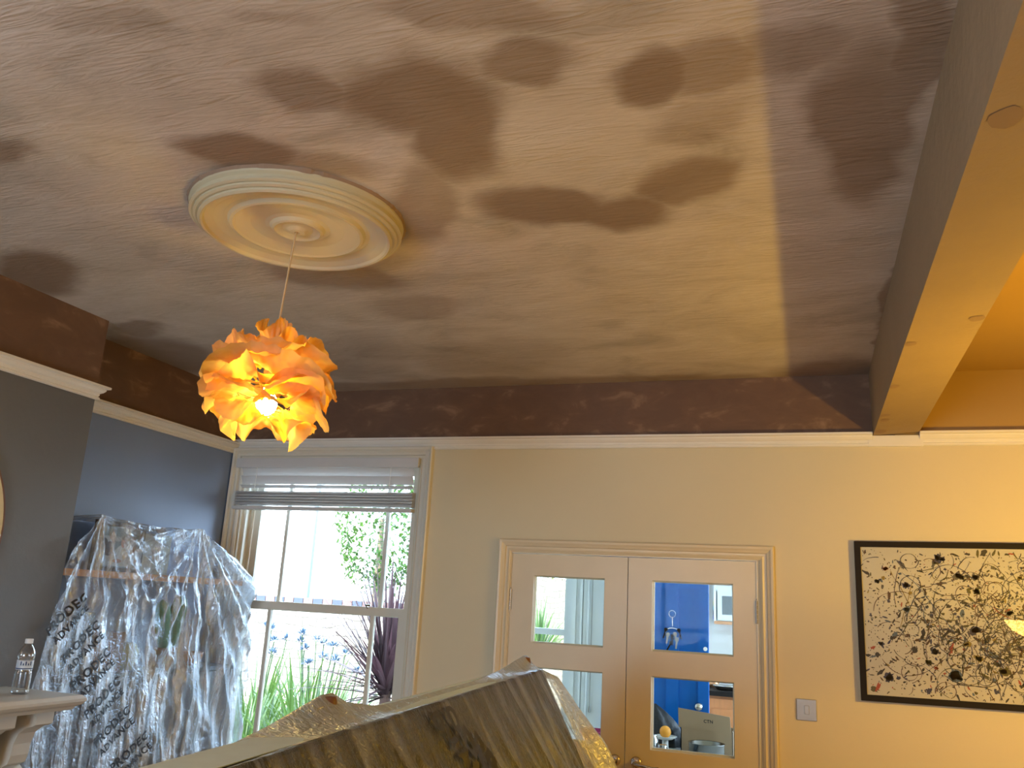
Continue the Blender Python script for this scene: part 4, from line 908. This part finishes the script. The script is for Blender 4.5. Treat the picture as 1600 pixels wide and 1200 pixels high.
bm = B(); bmesh.ops.create_uvsphere(bm, u_segments=20, v_segments=12, radius=.033); bmesh.ops.translate(bm, verts=bm.verts, vec=(-.80, 5.24, 1.044)); tag(obj('orange', bm, mat('orange_peel', (.85, .36, .04), .5, bump=.1), None, True), 'orange sitting on the white plate', 'fruit')
bm = B(); R = random.Random(4)
N = 28; rows = []
for j in range(9):
    t = j/8; ring = []
    for i in range(N):
        a = 2*PI*i/N; rr = (1-t**2.2*.95)*(1+.10*math.sin(5*a+3*t)+.06*math.sin(9*a)); ring.append(bm.verts.new((-.90+.155*rr*math.cos(a), 5.46+.05*rr*math.sin(a)*1.2, .937+.225*t**.8+.012*math.sin(4*a)*t)))
    rows.append(ring)
for a, b in zip(rows, rows[1:]):
    for i in range(N): bm.faces.new((a[i], a[(i+1) % N], b[(i+1) % N], b[i]))
bm.faces.new(rows[0]); bm.faces.new(rows[-1])
tag(obj('black_bag', bm, mat('black_nylon', (.015, .016, .02), .45, bump=.6, bscale=20), None, True), 'crumpled black bag on the table in front of the blue door', 'bag')
bm = B(); box(bm, -.735, -.665, 4.93, 5.03, .936, .946)
for k in range(4): box(bm, -.735+.012*k, -.665+.010*k, 4.92+.02*k, 5.00+.02*k, .947+.004*k, .950+.004*k)
tag(obj('blue_papers', bm, mat('blue_paper', (.16, .24, .36), .5)), 'loose blue grey papers beside the small glass jar', 'papers')
bw = empty('patterned_bowl', (-1.21, 5.2, .935), 'crimson patterned bowl on the kitchen table seen through the left door', 'bowl')
bm = B(); lathe(bm, [(.001, 0), (.035, 0), (.042, .01), (.085, .085), (.082, .087), (.038, .014), (.001, .01)], (0, 0, 0), 40); obj('bowl_body', bm, mat('crimson_glaze', (.22, .015, .07), .3), bw, True)
bm = B()
for k in range(7): 
    a0 = 2*PI*k/7; tube(bm, [((.044+.040*t)*math.cos(a0+.35*math.sin(PI*t)), (.044+.040*t)*math.sin(a0+.35*math.sin(PI*t)), .014+.066*t) for t in [i/8 for i in range(9)]], .0022, 5)
obj('bowl_pattern', bm, mat('pink_glaze', (.55, .2, .3), .4), bw)

# ------------------------------------------------------------ garden
bm = B(); box(bm, -14, 5, 4.6, 16, -.16, -.10); struct(obj('ground', bm, mat('pale_gravel', (.20, .19, .17), .9, nscale=30, namt=.3, bump=.6, bscale=80)))
def stone_mat(name, c1, c2, sc_):
    m, t, n, l, b = nt(name); tc = n.new('ShaderNodeTexCoord'); mp = n.new('ShaderNodeMapping'); mp.inputs['Rotation'].default_value = (PI/2, 0, 0); l.new(tc.outputs['Object'], mp.inputs[0])
    br = n.new('ShaderNodeTexBrick'); br.inputs['Scale'].default_value = sc_; br.inputs[1].default_value = rgba(c1); br.inputs[2].default_value = rgba(c2); br.inputs[3].default_value = (.06, .05, .04, 1); br.inputs['Mortar Size'].default_value = .018; br.inputs['Bias'].default_value = .1
    nz = n.new('ShaderNodeTexNoise'); nz.inputs['Scale'].default_value = 4; l.new(mp.outputs[0], nz.inputs[0]); va = n.new('ShaderNodeVectorMath'); va.operation = 'MULTIPLY_ADD'; va.inputs[1].default_value = (.12, .12, .12); l.new(nz.outputs['Color'], va.inputs[0]); l.new(mp.outputs[0], va.inputs[2])
    l.new(va.outputs[0], br.inputs['Vector']); l.new(br.outputs[0], b.inputs['Base Color']); b.inputs['Roughness'].default_value = .9; return m
gw = empty('garden_wall', (-5, 8.1, -.1), 'sunlit pale stone garden wall topped with blue and red brick coping', 'wall')
bm = B(); box(bm, -9, -3.2, 8.0, 8.3, -.1, 1.57); obj('stonework', bm, stone_mat('pale_stone', (.20, .175, .145), (.26, .235, .20), 3), gw)
bm = B(); x = -9; k = 0
while x < -3.25:
    box(bm, x+.003, x+.112, 7.96, 8.34, 1.57, 1.655, k % 2, bev=0); x += .115; k += 1
obj('brick_coping', bm, [mat('blue_brick', (.016, .022, .040), .6), mat('red_brick', (.09, .045, .038), .7)], gw); rebase(gw)
bm = B(); box(bm, -2.95, -1.2, 8.3, 8.6, -.1, 1.965); tag(obj('rubble_wall', bm, stone_mat('rubble_stone', (.10, .08, .058), (.16, .14, .11), 5)), 'sunlit rubble stone wall behind the spiky green plant', 'wall')
hs = empty('neighbouring_house', (-8, 11.5, -.1), 'sunlit white rendered house beyond the garden wall', 'house')
bm = B(); box(bm, -13, -5.95, 11.0, 14, -.1, 5.5); obj('rendered_wall', bm, mat('white_render', (.8, .79, .76), .8, bump=.3), hs)
bm = B(); tube(bm, [(-6.79, 10.95, 0), (-6.79, 10.95, 5.4)], .035, 10); obj('downpipe', bm, mat('blue_grey_pipe', (.10, .14, .18), .5), hs)
rebase(hs)
def leafmesh(bm, base, d, L, w, bend, mi=0, n=6, cup=.3):
    d = Vector(d).normalized(); side = d.cross(Vector((0, 0, 1))); side = side.normalized() if side.length > .05 else Vector((1, 0, 0)); up = side.cross(d)
    p = Vector(base); pr = None
    for i in range(n+1):
        t = i/n; ww = w*(1-t)**.8*min(1, .55+2.2*t) if t < 1 else .0006
        q = [bm.verts.new(p-side*ww+up*ww*cup), bm.verts.new(p), bm.verts.new(p+side*ww+up*ww*cup)]
        if pr:
            for k in (0, 1): bm.faces.new((pr[k], pr[k+1], q[k+1], q[k])).material_index = mi
        pr = q; dd = (d+Vector((0, 0, -bend*t*t))).normalized(); p = p+dd*L/n
def leaf_mat(name, col, tcol):
    m = bpy.data.materials.new(name); m.use_nodes = True; t = m.node_tree; n = t.nodes; l = t.links; b = n['Principled BSDF']; o = n['Material Output']
    b.inputs['Base Color'].default_value = rgba(col); b.inputs['Roughness'].default_value = .45
    tc = n.new('ShaderNodeTexCoord'); nz = n.new('ShaderNodeTexNoise'); nz.inputs['Scale'].default_value = 7; l.new(tc.outputs['Object'], nz.inputs['Vector']); mx_ = n.new('ShaderNodeMixRGB'); mx_.inputs[1].default_value = rgba([c*.65 for c in col]); mx_.inputs[2].default_value = rgba([min(1, c*1.4) for c in col]); l.new(nz.outputs[0], mx_.inputs[0]); l.new(mx_.outputs[0], b.inputs['Base Color'])
    tl = n.new('ShaderNodeBsdfTranslucent'); tl.inputs[0].default_value = rgba(tcol); mx = n.new('ShaderNodeMixShader'); mx.inputs[0].default_value = .35; l.new(b.outputs[0], mx.inputs[1]); l.new(tl.outputs[0], mx.inputs[2]); l.new(mx.outputs[0], o.inputs[0]); return m
PUR = leaf_mat('purple_leaf', (.045, .020, .027), (.06, .026, .03)); GRN = leaf_mat('strap_leaf_green', (.030, .066, .012), (.075, .13, .025)); GR2 = leaf_mat('spiky_leaf_green', (.04, .085, .02), (.09, .15, .035)); HED = leaf_mat('hedge_leaf', (.035, .085, .014), (.07, .13, .02))
R = random.Random(3)
co_ = empty('purple_cordyline', (-2.76, 5.6, -.1), 'purple spiky cordyline just outside the window', 'plant')
bm = B(); tube(bm, [(-2.775, 5.6, -.1), (-2.77, 5.6, .5), (-2.77, 5.6, 1.12)], [.05, .042, .038], 10); obj('trunk', bm, mat('cordyline_trunk', (.11, .06, .05), .9, bump=.6), co_)
bm = B()
for i in range(150):
    az = R.uniform(0, 2*PI); el = math.radians(R.choice((R.uniform(55, 88), R.uniform(25, 70), R.uniform(-20, 35)))); L = R.uniform(.55, .82)
    z = 1.02+R.uniform(0, .16)+(.05 if el > .9 else 0)
    leafmesh(bm, (-2.77+.02*math.cos(az), 5.6+.02*math.sin(az), z), (math.cos(az)*math.cos(el), math.sin(az)*math.cos(el), math.sin(el)), L, R.uniform(.017, .026), .45 if el < .8 else .12, n=7)
for (dx, dz) in ((-.78, .30), (-.62, .52), (-.55, .70), (-.42, .74), (-.30, .80), (-.16, .80), (-.05, .84), (.1, .8), (-.72, .12)):
    leafmesh(bm, (-2.79, 5.56, 1.12), (dx, -.12, dz), math.hypot(dx, dz)*1.02, .019, .18, n=8)
KEEP.add(id(bm)); obj('leaves', bm, PUR, co_); rebase(co_)
def strap_plant(x, y, n_, h, seed, fl, lab):
    R = random.Random(seed); a = empty('agapanthus', (x, y, -.1), lab, 'plant', 'agapanthus under the window')
    bm = B()
    for i in range(n_):
        az = R.uniform(0, 2*PI); el = math.radians(R.uniform(45, 85)); leafmesh(bm, (R.uniform(-.07, .07), R.uniform(-.05, .05), 0), (math.cos(az)*math.cos(el), math.sin(az)*math.cos(el), math.sin(el)), h*R.uniform(.8, 1.2), R.uniform(.024, .042), 1.0, n=8)
    KEEP.add(id(bm)); obj('leaves', bm, GRN, a)
    for i in range(fl):
        az = R.uniform(0, 2*PI); tx, ty, tz = .22*math.cos(az), .15*math.sin(az), h*1.0+R.uniform(.08, .26)
        bm = B(); tube(bm, [(0, 0, .1), (tx*.5, ty*.5, tz*.5), (tx, ty, tz)], .005, 5); st = obj('flower_stem', bm, GRN, a)
        bm = B()
        for k in range(26):
            u, v = R.uniform(-1, 1), R.uniform(0, 2*PI); s = math.sqrt(1-u*u); dv = Vector((s*math.cos(v), s*math.sin(v), abs(u)*.9+.1*u)); p = Vector((tx, ty, tz))+dv*.045
            for m_ in range(3):
                leafmesh(bm, Vector((tx, ty, tz))+dv*.02, dv+Vector((R.uniform(-.3, .3), R.uniform(-.3, .3), R.uniform(-.3, .3))), .045, .006, .3, n=2)
        KEEP.add(id(bm)); obj('flower_head', bm, FLW, st)
    return a
FLW = leaf_mat('pale_blue_petal', (.045, .085, .15), (.06, .1, .15))
strap_plant(-3.88, 5.55, 120, 1.20, 1, 2, 'agapanthus with broad strap leaves nearest the left window stile')
strap_plant(-3.50, 5.75, 120, 1.25, 2, 4, 'agapanthus with pale blue flower heads behind the tented plastic peak')
strap_plant(-3.22, 5.60, 110, 1.12, 3, 2, 'agapanthus leaves low beside the purple cordyline')
strap_plant(-4.25, 6.30, 110, 1.25, 4, 4, 'agapanthus set further back by the garden wall, at the left')
strap_plant(-3.75, 6.40, 110, 1.25, 5, 5, 'agapanthus set further back behind the blue flowers, in the middle')
def spiky(loc, n_, L, seed, lab):
    R = random.Random(seed); a = empty('spiky_palm', loc, lab, 'plant'); bm = B(); tube(bm, [(0, 0, 0), (.01, 0, 1.35)], .04, 10); obj('trunk', bm, bpy.data.materials['cordyline_trunk'], a)
    bm = B()
    for i in range(n_):
        az = R.uniform(0, 2*PI); el = math.radians(R.uniform(0, 88)); leafmesh(bm, (.01, 0, 1.33+R.uniform(0, .05)), (math.cos(az)*math.cos(el), math.sin(az)*math.cos(el), math.sin(el)), L*R.uniform(.8, 1.1), .013, .5, n=6)
    KEEP.add(id(bm)); obj('leaves', bm, GR2, a); return a
spiky((-2.12, 7.0, -.1), 150, .50, 9, 'green spiky palm outside the kitchen window seen through the left door')
def foliage(name, c, rad, n_, ls, seed, mt_, lab, cat, trunk=None):
    R = random.Random(seed); a = empty(name, (c[0], c[1], -.1), lab, cat); bm = B()
    for i in range(n_):
        u, v = R.uniform(-1, 1), R.uniform(0, 2*PI); s = math.sqrt(1-u*u); k = R.uniform(.55, 1)**.5*(1+.22*noise.noise(Vector((s*math.cos(v)*2, s*math.sin(v)*2, u*2+seed))))
        p = Vector((s*math.cos(v)*rad[0]*k, s*math.sin(v)*rad[1]*k, c[2]+.1+u*rad[2]*k))
        leafmesh(bm, p, (R.uniform(-1, 1), R.uniform(-1, 1), R.uniform(-.6, .8)), ls, ls*.33, .4, n=2)
    KEEP.add(id(bm)); obj('foliage', bm, mt_, a); bm = B(); tube(bm, [(0, 0, 0), (.03, 0, c[2]*.6), (0, 0, c[2]+.2)], [.09, .07, .03], 8); obj('trunk', bm, mat('bark', (.12, .09, .06), .9), a); return a
foliage('leafy_tree', (-5.0, 9.6, 2.55), (.62, .45, .85), 2400, .085, 5, HED, 'bright green leafy tree beyond the garden wall', 'tree')
foliage('leafy_tree', (-3.85, 9.9, 2.2), (.55, .45, 1.0), 1500, .09, 6, HED, 'leafy tree furthest right behind the purple cordyline', 'tree')
foliage('yellow_shrub', (-2.95, 9.3, 1.75), (.55, .35, .45), 900, .06, 8, leaf_mat('yellow_green_leaf', (.10, .10, .02), (.12, .12, .02)), 'yellow green shrub above the rubble stone wall', 'shrub')
